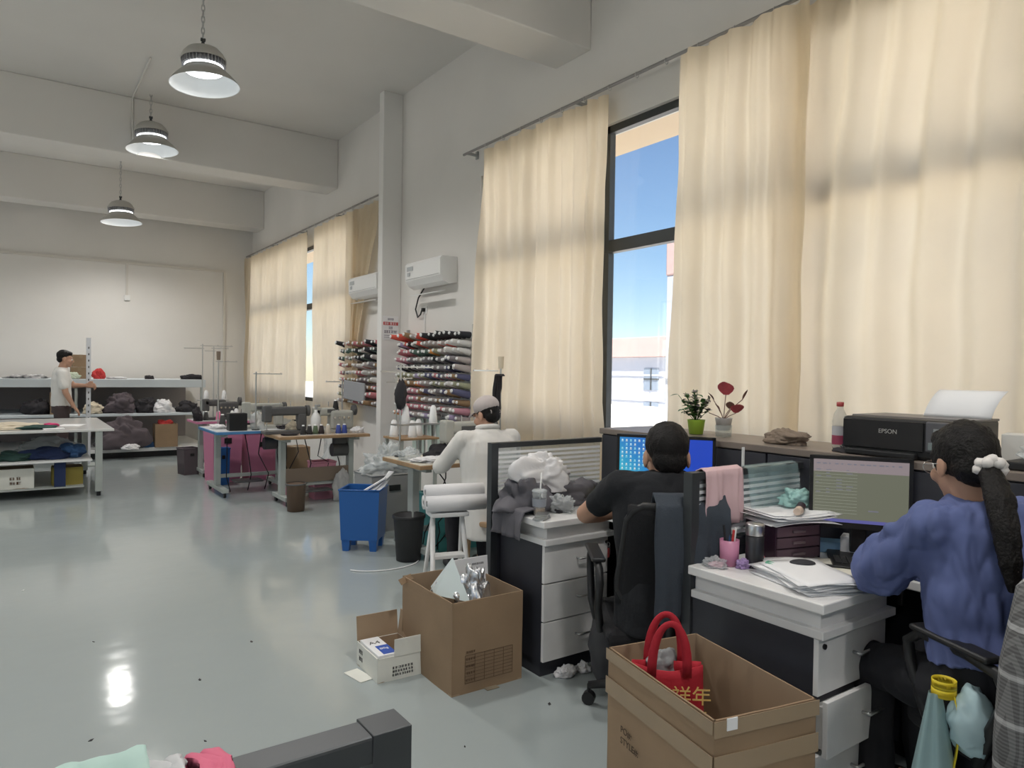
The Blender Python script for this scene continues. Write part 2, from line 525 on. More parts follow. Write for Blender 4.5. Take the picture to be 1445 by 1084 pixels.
# ------------------------------------------------------------------ high bay lamps
M_lampout = mat('lamp_grey', (0.46, 0.45, 0.42), 0.5, metal=0.0)
M_lampin = mat('lamp_inner', (0.85, 0.88, 0.9), 0.25, spec=0.6)
M_led = mat('led_panel', (1, 1, 1), 0.5, emit=(0.93, 0.97, 1.0), estr=2.2)
M_glow = mat('led_ring', (1, 1, 1), 0.5, emit=(0.95, 0.98, 1.0), estr=2)
LAMP_W = 88
def lamp(loc, label, tiltx=0.0, full=True, group='high bay lamps in a row'):
    x, y, z = loc
    e = empty('pendant_lamp', loc, 0, label, 'lamp', group)
    T = Matrix.Rotation(tiltx, 4, (0.6, 0.8, 0))
    sh = MB()
    prof = [(0.305, 0.0), (0.285, 0.03), (0.245, 0.075), (0.205, 0.115), (0.178, 0.135), (0.172, 0.145)]
    sh.lathe(prof, 40, T)
    sh.build('shade', M_lampout, e)
    MB().lathe([(0.299, 0.002), (0.280, 0.03), (0.240, 0.075), (0.200, 0.112), (0.172, 0.130)], 40, T).lathe([(.305, 0), (.299, .002)], 40, T).build('reflector', M_lampin, e)
    MB().lathe([(0.168, 0.150), (0.168, 0.172)], 40, T).build('light_ring', M_glow, e)
    MB().disc((0, 0, 0.128), 0.165, 32, T, True).build('led_disc', M_led, e)
    MB().lathe([(0.001, 0.1435), (0.174, 0.1435), (0.174, 0.149), (0.001, 0.149)], 32, T).build('collar', M_lampout, e)
    fins = MB()
    for k in range(36):
        a = 2 * PI * k / 36
        R = T @ Matrix.Rotation(a, 4, 'Z')
        fins.box(0.12, 0.190, -.004, .004, 0.172, 0.235, M=R)
    fins.lathe([(0.001, 0.172), (0.150, 0.172), (0.150, 0.232)], 32, T)
    fins.build('heat_sink', mat('fin_grey', (0.30, 0.30, 0.31), 0.5), e)
    MB().lathe([(0.195, 0.222), (0.197, 0.245), (0.185, 0.262), (0.175, 0.285), (0.14, 0.325), (0.08, 0.352), (0.03, 0.36), (0.001, 0.36)], 36, T).build('cap', M_lampout, e)
    top = T @ Vector((0, 0, 0.36))
    MB().cyl(top, top + Vector((0, 0, .05)), 0.018, 0.012).cyl(top + Vector((-.02, 0, .06)), top + Vector((.02, 0, .06)), 0.016).build('hook', M_dkgrey, e)
    ch = MB()
    zz = top.z + 0.06
    top_z = ZC - z
    k = 0
    while zz < top_z:
        vert = k % 2
        pts = []
        for a in np.linspace(0, 2 * PI, 9)[:-1]:
            c, s_ = 0.014 * math.cos(a), 0.036 * math.sin(a)
            pts.append((top.x + (c if vert else 0), top.y + (0 if vert else c), zz + 0.03 + s_))
        ch.tube(pts, 0.005, 5, closed=True)
        zz += 0.052
        k += 1
    ch.build('chain', M_steel, e)
    ld_ = bpy.data.lights.new('led_light', 'SPOT')
    ld_.energy = LAMP_W
    ld_.color = (1.0, 0.97, 0.93)
    ld_.spot_size = math.radians(158)
    ld_.spot_blend = 0.75
    ld_.shadow_soft_size = 0.13
    lo = bpy.data.objects.new('led_light', ld_)
    COL.objects.link(lo)
    lo.parent = e
    lo.location = (0, 0, 0.0)
    return e
for i, (y, z, lb) in enumerate(((7.04, 4.08, 'lit grey high bay lamp hanging on a long chain in open air between two beams'), (10.10, 4.24, 'lit grey high bay lamp hanging close before the middle beam'), (13.25, 3.84, 'lit grey high bay lamp hanging behind the beam before the white back wall'),
                          (3.9, 4.1, 'added grey high bay lamp giving fill light above the two office desks'), (0.8, 4.1, 'added grey high bay lamp giving fill light above the lone glass screen'), (-2.3, 4.1, 'added grey high bay lamp giving fill light at the rear of the hall'))):  # these three are out of view, added along the row for fill
    lamp((1.43, y, z), lb, tiltx=-0.06)
for i, y in enumerate((-2.3, 0.8, 3.9, 7.04, 10.1, 13.25)):  # second lamp row out of view, added for even fill light
    lamp((-4.2, y, 4.1), 'added grey high bay lamp giving fill light along the far side of the hall', group='added second row of high bay lamps')
# conduit on the beam, cable along the back wall
tag(MB().tube([(1.233, 8.9, ZC - .015), (1.233, 10.345, ZC - .015), (1.233, 10.345, 4.235), (1.2, 10.345, 4.235)], 0.012, 6).build('conduit', M_wall), 'thin white conduit bent down over the face of the middle beam', 'conduit')
e = empty('wall_trunking', (0, YB, 0), 0, 'thin cable trunking running along the white back wall and down near the curtain', 'trunking')
M_trunk = mat('trunking', (0.66, 0.63, 0.58), 0.6)
MB().box(-7, 3.47, -.03, 0, 3.40, 3.445).build('rail', M_trunk, e)
MB().box(3.43, 3.47, -.03, 0, 0.9, 3.40).build('drop', M_trunk, e)
MB().box(1.70, 1.735, -.025, 0, 2.80, 3.40).build('drop', M_trunk, e)
MB().box(1.67, 1.77, -.04, 0, 2.72, 2.82, bev=.006).build('switch_box', M_white, e)
# ================================================================== office furniture
M_stripe = mat('frosted_stripe', (0.82, 0.83, 0.84), 0.6)
M_pglass = film('partition_glass', (0.55, 0.66, 0.68), 0.22, 0.05)
M_topwood = mat('counter_top_brown', (0.20, 0.165, 0.14), 0.4, var=0.1, vscale=9)
M_desk = mat('desk_white', (0.80, 0.79, 0.78), 0.3, var=0.02)
DX = 2.05
def partition(x0, x1, y, label, h=1.105, stripes=9, gmat=None):
    e = empty('desk_partition', (x0, y, 0), 0, label, 'partition')
    L = x1 - x0
    MB().box(0, .042, -.021, .021, 0, h, bev=.001).build('post', M_dkgrey, e)
    MB().box(.042, L, -.02, .02, h - .028, h, bev=.003).build('top_rail', M_dkgrey, e)
    MB().box(.042, L, -.02, .02, .80, .835, bev=.003).build('middle_rail', M_dkgrey, e)
    MB().box(.042, L, -.014, .014, 0.02, .80).build('lower_panel', M_char, e)
    g = MB().box(.042, L, -.003, .003, .835, h - .028).build('glass', gmat or M_pglass, e)
    z0, z1 = .845, h - .036
    p = (z1 - z0) / stripes
    src = None
    for k in range(stripes):
        if src is None:
            src = o = MB().box(.045, L - .003, -.0052, -.0034, 0, p * .52).build('stripe', M_stripe, g)
        else:
            o = src.copy(); COL.objects.link(o)
        o.location = (0, 0, z0 + k * p)
    return e
def drawer_front(par, x0, x1, y, z0, z1, handle=True, pull=0.0, lock=None):
    d = MB().box(x0, x1, y - .018, y, z0 + .003, z1 - .003, bev=.002).build('drawer', M_lam, par, loc=(0, -pull, 0))
    if pull:
        MB().box(x0 + .015, x1 - .015, y, y + .3, z0 + .02, z1 - .03).build('drawer_box', M_lam, d)
    xc, zc = (x0 + x1) / 2 + .05, (z0 + z1) / 2 + .01
    MB().tube([(xc - .05, y - .016, zc), (xc - .05, y - .042, zc), (xc + .05, y - .042, zc), (xc + .05, y - .016, zc)], .006, 8).build('handle', M_steel, d)
    if lock:
        MB().cyl((x0 + lock, y - .017, z1 - .03), (x0 + lock, y - .024, z1 - .03), .009).build('lock', M_black, d)
    return d
def station(yf, yp, label, wing, key=False, pull=0.0):
    """L-shaped desk with its pedestal; yf = front edge, yp = partition line"""
    e = empty('office_desk', (0, 0, 0), 0, label, 'desk')
    b = yp - .024
    MB().box(DX, 2.785, yf, b, .732, .765, bev=.004).build('desk_top', M_desk, e)
    MB().box(wing[0], 2.785, wing[1], yf, .732, .765, bev=.004).build('return_top', M_desk, e)
    MB().box(DX + .045, 2.50, yf + .035, b, .672, .732).build('riser', M_lam, e)
    MB().box(DX + .02, 2.52, yf + .012, b, .644, .672, bev=.003).build('ledge', M_desk, e)
    p = MB().box(DX + .03, 2.49, yf + .05, b, .075, .644).build('pedestal', M_char, e)
    MB().box(DX + .035, 2.485, yf + .06, b, 0, .075).build('plinth', M_char, e)
    hs = (.075, .27, .455, .644)
    for k in range(3):
        drawer_front(e, DX + .03, 2.49, yf + .05, hs[k], hs[k + 1], pull=(pull if k == 1 else 0), lock=(.40 if key and k == 2 else (.03 if k == 2 else None)))
    MB().box(2.75, 2.785, wing[1] + .02, yf, 0, .732).build('side_panel', M_char, e)
    return e
d1 = station(2.64, 3.07, 'white desk with three closed drawers, piled with grey and white garments', (2.44, 1.99), key=True)
d2 = station(1.225, 1.79, 'white desk with an open middle drawer, stacked with papers and boxes', (2.56, 0.45), pull=.035)
partition(2.02, 2.785, 3.07, 'dark framed glass screen with white stripes behind the pile of garments')
partition(2.07, 2.785, 1.79, 'dark framed glass screen with a pink cloth hung over it')
# keys in the far desk's lock
k = empty('door_keys', (DX + .43, 2.66, .60), 0, 'small dark key bunch hanging from the top drawer lock', 'keys')
MB().tube([(0, -.004 + .011 * math.cos(a), .004 + .011 * math.sin(a)) for a in np.linspace(0, 2 * PI, 9)[:-1]], .0015, 5, closed=True).build('key_ring', M_steel, k)
MB().box(-.008, .008, -.012, -.006, -.05, -.008, bev=.002).build('key', M_ink, k)
MB().box(-.016, -.004, -.018, -.013, -.06, -.012, bev=.002).build('key', mat('red_plastic_dark', (.25, .03, .03), .5), k)
# long counter cabinet between the desks and the window
e = empty('counter_cabinet', (2.80, .30, 0), 0, 'long charcoal counter cabinet carrying the plants and the printer', 'cabinet')
MB().box(.01, .40, 0, 2.77, .06, 1.125).build('carcass', M_char, e)
MB().box(.03, .38, .02, 2.75, 0, .06).build('plinth', M_black, e)
MB().box(-.012, .42, -.01, 2.78, 1.125, 1.157, bev=.004).build('top', M_topwood, e)
for i in range(5):
    y = .01 + i * .552
    dd = MB().box(-.008, .01, y, y + .542, .07, 1.12, bev=.003).build('door', M_char, e)
    MB().box(-.022, -.008, y + .48, y + .50, .6, .74, bev=.004).build('handle', M_steel, dd)

def office_chair(loc, rz, label, seat_z=.47, back_h=.52, bw=.46, arms=True, name='office_chair'):
    e = empty(name, loc, rz, label, 'chair')
    MB().box(-.24, .24, -.22, .25, seat_z - .08, seat_z, bev=.035, seg=3).build('seat', M_mesh, e)
    def bk(u, v):
        x = (u - .5) * (bw - .06 * v)
        z = seat_z + .10 + v * back_h
        return (x, -.25 - .05 * v + .06 * (2 * u - 1) ** 2 + .03 * math.cos(v * 3.0), z)
    MB().grid(bk, 13, 13).build('backrest', M_mesh, e, solid=.025)
    fr = []
    for t in np.linspace(0, 1, 33)[:-1]:
        a = 2 * PI * t
        u = .5 + .5 * max(-1, min(1, 1.25 * math.cos(a))); v = .5 + .5 * max(-1, min(1, 1.25 * math.sin(a)))
        fr.append(bk(u, v))
    MB().tube(fr, .016, 8, closed=True).build('back_frame', M_black, e)
    MB().tube([(0, -.05, seat_z - .07), (0, -.26, seat_z - .06), (0, -.29, seat_z + .05), (0, -.265, seat_z + .25)], .022, 8).build('back_bracket', M_black, e)
    if arms:
        for s in (-1, 1):
            x = s * .265
            a = MB().tube([(x - s * .02, .10, seat_z - .06), (x, .13, seat_z + .02), (x, .19, seat_z + .14), (x, .20, seat_z + .20), (x, .15, seat_z + .238), (x, -.02, seat_z + .24), (x, -.12, seat_z + .225), (x, -.15, seat_z + .17), (x, -.10, seat_z + .06), (x - s * .02, -.04, seat_z - .06)], .017, 8).build('armrest', M_black, e)
            MB().box(x - .03, x + .03, -.11, .17, seat_z + .245, seat_z + .265, bev=.012, seg=3).build('arm_pad', M_black, a)
    MB().cyl((0, 0, .10), (0, 0, seat_z - .08), .028, .024).build('gas_lift', M_black, e)
    for k in range(5):
        a = 2 * PI * k / 5 + .3
        c, s_ = math.cos(a), math.sin(a)
        l = MB().tube([(0, 0, .13), (.16 * c, .16 * s_, .115), (.29 * c, .29 * s_, .085)], [.028, .022, .017], 8).build('leg', M_black, e)
        MB().cyl((.29 * c - .018 * s_, .29 * s_ + .018 * c, .029), (.29 * c + .018 * s_, .29 * s_ - .018 * c, .029), .029, n=14).cyl((.29 * c, .29 * s_, .03), (.29 * c, .29 * s_, .09), .008, n=8).build('caster', M_black, l)
    return e
office_chair((2.27, 2.125, 0), -math.radians(35), 'black mesh office chair with a dark grey jacket over its back', seat_z=.44, back_h=.42, bw=.40)
office_chair((2.41, .775, 0), -math.radians(24), 'black office chair with looped armrests and a checked jacket on its back', seat_z=.47)

# ------------------------------------------------------------------ monitors
def screen_mat(name, kind):
    m = bpy.data.materials.new(name)
    m.use_nodes = True
    nt = m.node_tree
    b = nt.nodes['Principled BSDF']
    b.inputs['Base Color'].default_value = (.01, .01, .01, 1)
    b.inputs['Roughness'].default_value = .35
    tc = nt.nodes.new('ShaderNodeTexCoord')
    sp = nt.nodes.new('ShaderNodeSeparateXYZ')
    nt.links.new(tc.outputs['Generated'], sp.inputs[0])
    r = nt.nodes.new('ShaderNodeValToRGB')
    if kind == 'desktop':
        ad = nt.nodes.new('ShaderNodeMath'); ad.operation = 'MULTIPLY_ADD'; ad.inputs[1].default_value = .75
        nt.links.new(sp.outputs['X'], ad.inputs[0]); 
        m2 = nt.nodes.new('ShaderNodeMath'); m2.operation = 'MULTIPLY'; m2.inputs[1].default_value = .35
        nt.links.new(sp.outputs['Z'], m2.inputs[0]); nt.links.new(m2.outputs[0], ad.inputs[2])
        cr_ = r.color_ramp
        cr_.elements[0].position = 0.0; cr_.elements[0].color = (.02, .30, .34, 1)
        cr_.elements[1].position = .75; cr_.elements[1].color = (.010, .035, .27, 1)
        x = cr_.elements.new(.35); x.color = (.015, .13, .32, 1)
        nt.links.new(ad.outputs[0], r.inputs[0])
    else:
        cr_ = r.color_ramp
        cr_.interpolation = 'CONSTANT'
        cr_.elements[0].position = 0; cr_.elements[0].color = (.06, .06, .18, 1)
        cr_.elements[1].position = .05; cr_.elements[1].color = (.082, .085, .062, 1)
        x = cr_.elements.new(.80); x.color = (.15, .125, .13, 1)
        nt.links.new(sp.outputs['Z'], r.inputs[0])
    nt.links.new(r.outputs[0], b.inputs['Emission Color'])
    b.inputs['Emission Strength'].default_value = 1.0
    return m
def monitor(p_left, p_right, z0, z1, desk_z, label, smat, kind):
    a, b = Vector(p_left), Vector(p_right)
    w = (b - a).length
    c = (a + b) / 2
    rz = math.atan2(b.y - a.y, b.x - a.x)          # local +x runs along the screen, local -y faces the viewer
    e = empty('computer_monitor', (c.x, c.y, desk_z), rz, label, 'monitor')
    z0 -= desk_z; z1 -= desk_z
    MB().box(-w / 2, w / 2, 0, .035, z0, z1, bev=.006).build('housing', M_black, e)
    bz = .014
    MB().box(-w / 2, w / 2, -.006, .0, z1 - bz, z1).box(-w / 2, w / 2, -.006, 0, z0, z0 + bz * 1.6).box(-w / 2, -w / 2 + bz, -.006, 0, z0, z1).box(w / 2 - bz, w / 2, -.006, 0, z0, z1).build('bezel', M_black, e)
    s = MB().box(-w / 2 + bz, w / 2 - bz, -.003, -.001, z0 + bz * 1.6, z1 - bz).build('screen', smat, e)
    rnd = random.Random(3)
    if kind == 'desktop':
        for k in range(3):
            ic = MB()
            for i in range(8):
                for j in range(11):
                    if (i * 10 + j) % 3 != k or (i > 4 and j > 6) or rnd.random() < .12: continue
                    x = -w / 2 + .024 + i * .021; z = z1 - .032 - j * .020
                    if z < z0 + .05: continue
                    ic.box(x, x + .0075, -.0042, -.0032, z, z + .0075).box(x - .002, x + .009, -.0042, -.0032, z - .004, z - .0025)
            ic.build('desktop_icons', mat('icon_%d' % k, (0.1, .1, .1), .5, emit=((.40, .55, .6), (.5, .5, .45), (.20, .45, .5))[k], estr=.8), s)
        MB().box(-w / 2 + bz, w / 2 - bz, -.0042, -.0032, z0 + bz * 1.6, z0 + bz * 1.6 + .012).build('task_bar', mat('task_bar', (.02, .02, .03), .5, emit=(.02, .05, .12), estr=1), s)
    else:
        ln = MB(); tx = MB()
        for j in range(14):
            z = z1 - .06 - j * .0125
            if z < z0 + .04: break
            ln.box(-w / 2 + .02, -w / 2 + .17, -.0040, -.0032, z, z + .0008)
            for q in range(4):
                if rnd.random() < .5 and j < 9: tx.box(-w / 2 + .024 + q * .036, -w / 2 + .024 + q * .036 + rnd.uniform(.008, .024), -.0042, -.0032, z + .003, z + .0065)
        for q in range(14):
            tx.box(-w / 2 + .025 + q * .022, -w / 2 + .025 + q * .022 + rnd.uniform(.006, .016), -.0042, -.0032, z1 - .033, z1 - .028)
        tx.box(.03, .065, -.0042, -.0032, z0 + .07, z0 + .075)
        ln.build('sheet_lines', mat('sheet_line', (.1, .1, .1), .5, emit=(.15, .17, .13), estr=1), s)
        tx.build('sheet_text', mat('sheet_text', (.05, .05, .05), .5, emit=(.08, .08, .10), estr=1), s)
    MB().box(-.03, .03, .035, .06, .02, (z0 + z1) / 2, bev=.006).build('stand', M_black, e)
    MB().box(-.11, .11, -.05, .13, 0.0008, .016, bev=.006).build('stand_base', M_black, e)
    return e
monitor((2.48, 2.605, 0), (2.755, 2.215, 0), .90, 1.172, .765, 'large monitor showing a blue desktop with rows of icons', screen_mat('screen_desktop', 'desktop'), 'desktop')
monitor((2.575, 1.61, 0), (2.775, 1.31, 0), .885, 1.165, .765, 'black monitor showing a grey spreadsheet beside the paper trays', screen_mat('screen_sheet', 'sheet'), 'sheet')

# ------------------------------------------------------------------ cardboard boxes
def open_box(name, loc, rz, dx, dy, h, label, t=.006, mo=None, mi=None, flaps=(), bulge=.008, tape=False):
    e = empty(name, loc, rz, label, 'box')
    mo = mo or M_card; mi = mi or M_cardin
    hx, hy = dx / 2, dy / 2
    def wall(nm, fn_out, n=9, m_=9):
        mb = MB()
        mb.cur = 0
        mb.grid(lambda u, v: fn_out(u, v, 0), n, m_, smooth=True)
        mb.cur = 1
        mb.grid(lambda u, v: fn_out(1 - u, v, t), n, m_, smooth=True)
        mb.cur = 0
        mb.grid(lambda u, v: fn_out(u, 1, t * v), n, 2)
        return mb.build(nm, [mo, mi], e)
    def bl(u, v): return bulge * math.sin(PI * u) * math.sin(PI * min(1, v * .9 + .05)) + bulge * .35 * mnoise.noise(Vector((u * 4 + dx * 9, v * 3, dy * 7)))
    wall('side', lambda u, v, i: (-hx + dx * u, -hy - bl(u, v) + i, h * v))
    wall('side', lambda u, v, i: (hx - dx * u, hy + bl(u, v) - i, h * v))
    wall('side', lambda u, v, i: (hx + bl(u, v) - i, -hy + dy * u, h * v))
    wall('side', lambda u, v, i: (-hx - bl(u, v) + i, hy - dy * u, h * v))
    MB().box(-hx, hx, -hy, hy, 0.001, .008).build('bottom', mi, e)
    return e
bx = open_box('open_carton', (1.815, 3.00, 0), math.radians(-1), .385, .52, .425, 'brown carton filled with papers and foil, standing by the white drawers')
# printed table on its front
tb = MB(); rnd = random.Random(5)
for k in range(9): tb.box(-.13, .13, -.2705, -.2690, .05 + k * .016, .0514 + k * .016)
for k in range(6): tb.box(-.13 + k * .052, -.1288 + k * .052, -.2705, -.2690, .05, .178)
for k in range(5): glyphs(tb, -.125, .06 + k * .032, .05, .01, 4, None, rnd, -.2695)
tb.build('printed_table', mat('carton_print', (.12, .07, .04), .9), bx)
MB().box(-.02, .045, -.29, -.258, .001, .004).build('tape_end', mat('brown_tape', (.30, .25, .18), .3), bx)
MB().box(-.06, .06, -.03, .001, 0, .004, M=Matrix.Translation((-.196, .235, .425)) @ Matrix.Rotation(.6, 4, 'Z') @ Matrix.Rotation(.9, 4, 'X')).build('flap', M_card, bx)
rb = open_box('open_carton', (1.762, 1.445, 0), math.radians(-12), .36, .545, .55, 'big empty brown carton holding a red cloth bag, taped around its rim', bulge=.006)
M_tape = mat('packing_tape', (.34, .25, .16), .18, var=.05)
MB().box(-.184, .184, -.2795, -.2775, .40, .455).box(-.1885, -.1865, -.275, .275, .40, .455).build('tape_band', M_tape, rb)
MB().box(-.186, .186, -.2795, -.2775, .505, .549).box(-.1885, -.1865, -.275, .275, .512, .549).build('rim_tape', M_tape, rb)
MB().box(-.145, -.110, -.2815, -.2790, .520, .553).build('paper_tag', M_paper, rb)
for i, s in enumerate(('PO#:', 'STYLE#:')):
    text_mesh(s, .030, 'printed_letters', mat('carton_print2', (.07, .045, .03), .9), rb, Matrix.Translation((-.1935, .17, .315 - i * .035)) @ Matrix.Rotation(-PI / 2, 4, 'Z') @ Matrix.Rotation(PI / 2, 4, 'X'), align='LEFT')
# A4 paper carton
M_wcard = mat('white_carton', (.72, .72, .66), .7, var=.04)
pb = open_box('paper_carton', (1.515, 3.185, 0), math.radians(-2), .225, .27, .115, 'small white copy paper carton with raised brown lid flaps', mo=M_wcard, bulge=.002)
def flap(par, M, w, l, nm='lid_flap', m_=None):
    return MB().box(-w / 2, w / 2, 0, .005, 0, l, M=M, bev=.001).build(nm, m_ or [M_cardin], par)
flap(pb, Matrix.Translation((0, .135, .115)) @ Matrix.Rotation(-.12, 4, 'X'), .22, .12)
flap(pb, Matrix.Translation((.112, .03, .115)) @ Matrix.Rotation(PI / 2, 4, 'Z') @ Matrix.Rotation(.12, 4, 'X'), .21, .125)
MB().box(-.03, .11, -.140, -.136, .112, .195, bev=.001).build('lid_flap', M_wcard, pb)
MB().box(-.19, -.115, -.05, .10, .001, .004, M=Matrix.Rotation(.2, 4, 'Z')).build('lid_flap', M_wcard, pb)
pr2_ = MB(); pr_ = MB(); rnd = random.Random(2)
for k in range(3): glyphs(pr_, -.04, .02 + k * .017, .11, .011, 9 - k, None, rnd, -.1375)
for k in range(2): glyphs(pr2_, -.10, .035 + k * .035, .05, .02, 3, Matrix.Translation((-.1145, 0, 0)) @ Matrix.Rotation(-PI / 2, 4, 'Z'), rnd, 0)
pr_.build('front_print', M_ink, pb); pr2_.build('side_print', M_ink, pb)
rm = empty('paper_ream', (1.455, 3.18, .009), math.radians(-2), 'wrapped copy paper pack with blue print inside the white carton', 'paper pack')
MB().box(-.045, .05, -.12, .12, 0, .118, bev=.003).build('pack', M_paper, rm)
MB().box(-.015, .048, -.11, .0, .118, .1190).build('blue_panel', mat('blue_print', (.03, .09, .42), .5), rm)
text_mesh('A4', .05, 'letters', M_ink, rm, Matrix.Translation((0, .03, .1185)) @ Matrix.Rotation(0, 4, 'Z'))
text_mesh('80g', .03, 'letters', M_paper, rm, Matrix.Translation((.015, -.05, .1192)))
# ================================================================== people
def blob(name, prims, voxel, m, parent=None, smooth=6, fold=0.0, fscale=6.0, seed=0.0, fdir=(1, 1, .45), keep=None):
    """one continuous skin grown over overlapping tapered shapes"""
    mb = MB()
    for p in prims:
        if p[0] == 'c':
            _, a, ra, b, rb_ = p
            mb.ball(a, ra, 14, 8); mb.ball(b, rb_, 14, 8); mb.cyl(a, b, ra, rb_, 14)
        elif p[0] == 'e':
            R = Matrix.Translation(p[1])
            if len(p) > 3: R = R @ p[3]
            mb.ball((0, 0, 0), p[2], 20, 12, M=R)
        elif p[0] == 'l':
            rings = p[1]; n = 22
            vs = []
            for i, (c, rx, ry) in enumerate(rings):
                c = Vector(c)
                t = (Vector(rings[min(i + 1, len(rings) - 1)][0]) - Vector(rings[max(i - 1, 0)][0])).normalized()
                sx = p[2] if len(p) > 2 else Vector((1, 0, 0))
                sx = (sx - t * sx.dot(t)).normalized()
                sy = t.cross(sx)
                vs += [c + sx * rx * math.cos(2 * PI * j / n) + sy * ry * math.sin(2 * PI * j / n) for j in range(n)]
            k = len(rings)
            fs = [(i * n + j, i * n + (j + 1) % n, (i + 1) * n + (j + 1) % n, (i + 1) * n + j) for i in range(k - 1) for j in range(n)]
            fs += [tuple(range(n - 1, -1, -1)), tuple(range((k - 1) * n, k * n))]
            mb.add(vs, fs, True)
    me = mb.mesh(name)
    o = bpy.data.objects.new(name, me)
    COL.objects.link(o)
    r = o.modifiers.new('r', 'REMESH'); r.mode = 'VOXEL'; r.voxel_size = voxel; r.use_smooth_shade = True
    s = o.modifiers.new('s', 'SMOOTH'); s.factor = .5; s.iterations = smooth
    dg = bpy.context.evaluated_depsgraph_get()
    me2 = bpy.data.meshes.new_from_object(o.evaluated_get(dg))
    bpy.data.objects.remove(o)
    me2.name = name
    if fold:
        n = len(me2.vertices)
        co = np.empty(n * 3); me2.vertices.foreach_get('co', co); co = co.reshape(-1, 3)
        no = np.empty(n * 3); me2.vertices.foreach_get('normal', no); no = no.reshape(-1, 3)
        d = np.empty(n)
        for i in range(n):
            q = Vector((co[i, 0] * fdir[0], co[i, 1] * fdir[1], co[i, 2] * fdir[2])) * fscale
            q += Vector((mnoise.noise(q * .6), mnoise.noise(q * .6 + Vector((5, 5, 5))), seed)) * .8
            d[i] = (abs(mnoise.noise(q)) - .24) * 1.7 + (abs(mnoise.noise(q * 2.2 + Vector((3, 1, 7)))) - .24) * .8
        co = co + no * d[:, None] * fold
        me2.vertices.foreach_set('co', co.ravel())
    me2.polygons.foreach_set('use_smooth', [True] * len(me2.polygons))
    me2.materials.clear()
    me2.materials.append(m)
    me2.update()
    ob = bpy.data.objects.new(name, me2)
    COL.objects.link(ob)
    if parent is not None: ob.parent = parent
    return ob
V = Vector
def hand(wrist, d, nrm, thumb, curl=.5):
    """palm, four unequal bent fingers and a thumb; d = pointing, nrm = out of the back, thumb = side of the thumb"""
    w, d, nrm = V(wrist), V(d).normalized(), V(nrm).normalized()
    t = V(thumb) - d * V(thumb).dot(d); t.normalize()
    P = []
    kn = []
    for i, off in enumerate((.030, .010, -.010, -.029)):
        k = w + d * (.088 - abs(i - 1) * .004) + t * off
        kn.append(k)
        P.append(('c', w + d * .012 + t * off * .6, .017, k, .0135))
    for i, L in enumerate((.072, .080, .074, .058)):
        p = kn[i]; dd = d.copy()
        for s in (.45, .32, .25):
            q = Quaternion(d.cross(nrm), -curl * (.6 if s == .45 else .9))
            dd = (q @ dd).normalized()
            e = p + dd * L * s * 1.1
            P.append(('c', p, .0095, e, .0085)); p = e
    b = w + d * .028 + t * .024
    m1 = b + (t * .75 + d * .65 - nrm * .25).normalized() * .042
    m2 = m1 + (t * .25 + d * .9 - nrm * .35).normalized() * .034
    P += [('c', w + d * .02 + t * .01, .017, b, .014), ('c', b, .013, m1, .0115), ('c', m1, .011, m2, .0095)]
    return P
def head(c, yaw, pitch=0.0, k=1.0):
    """skull, jaw, nose, ears around the head centre c; returns prims and the head frame"""
    R = Matrix.Translation(c) @ Matrix.Rotation(yaw, 4, 'Z') @ Matrix.Rotation(pitch, 4, 'X') @ Matrix.Scale(k, 4)
    f = lambda *p: R @ V(p)
    R3 = R.to_3x3().to_4x4() @ Matrix.Scale(1 / k, 4)
    P = [('e', f(0, -.012, .03), (.074 * k, .092 * k, .090 * k), R3), ('e', f(0, .030, -.035), (.058 * k, .066 * k, .078 * k), R3),
         ('e', f(0, .058, -.088), (.032 * k, .030 * k, .025 * k), R3), ('c', f(0, .088, .0), .009 * k, f(0, .108, -.028), .013 * k), ('e', f(0, .080, .018), (.052 * k, .018 * k, .012 * k), R3),
         ('e', f(0, .086, -.058), (.024 * k, .012 * k, .008 * k), R3)]
    for s in (-1, 1):
        P += [('e', f(s * .079, -.008, -.012), (.009 * k, .020 * k, .034 * k), R3), ('e', f(s * .045, .060, -.030), (.022 * k, .025 * k, .024 * k), R3)]
    return P, R, R3
def eyes(R, parent, k=1.0):
    w = mat('eye_white', (.75, .72, .68), .3); b = mat('eye_dark', (.02, .015, .012), .3)
    for s in (-1, 1):
        o = MB().ball(R @ V((s * .032, .081, -.002)), .012 * k, 10, 7).build('eye', w, parent)
        MB().ball(R @ V((s * .032, .0905, -.002)), .0055 * k, 8, 6).build('pupil', b, o)
        MB().box(s * .032 - .016, s * .032 + .016, .088, .094, .020, .026, M=R, bev=.002).build('eyebrow', M_hair, parent)
    MB().box(-.020, .020, .094, .0985, -.0600, -.0565, M=R, bev=.001).build('mouth', mat('lips', (.35, .13, .11), .5), parent)

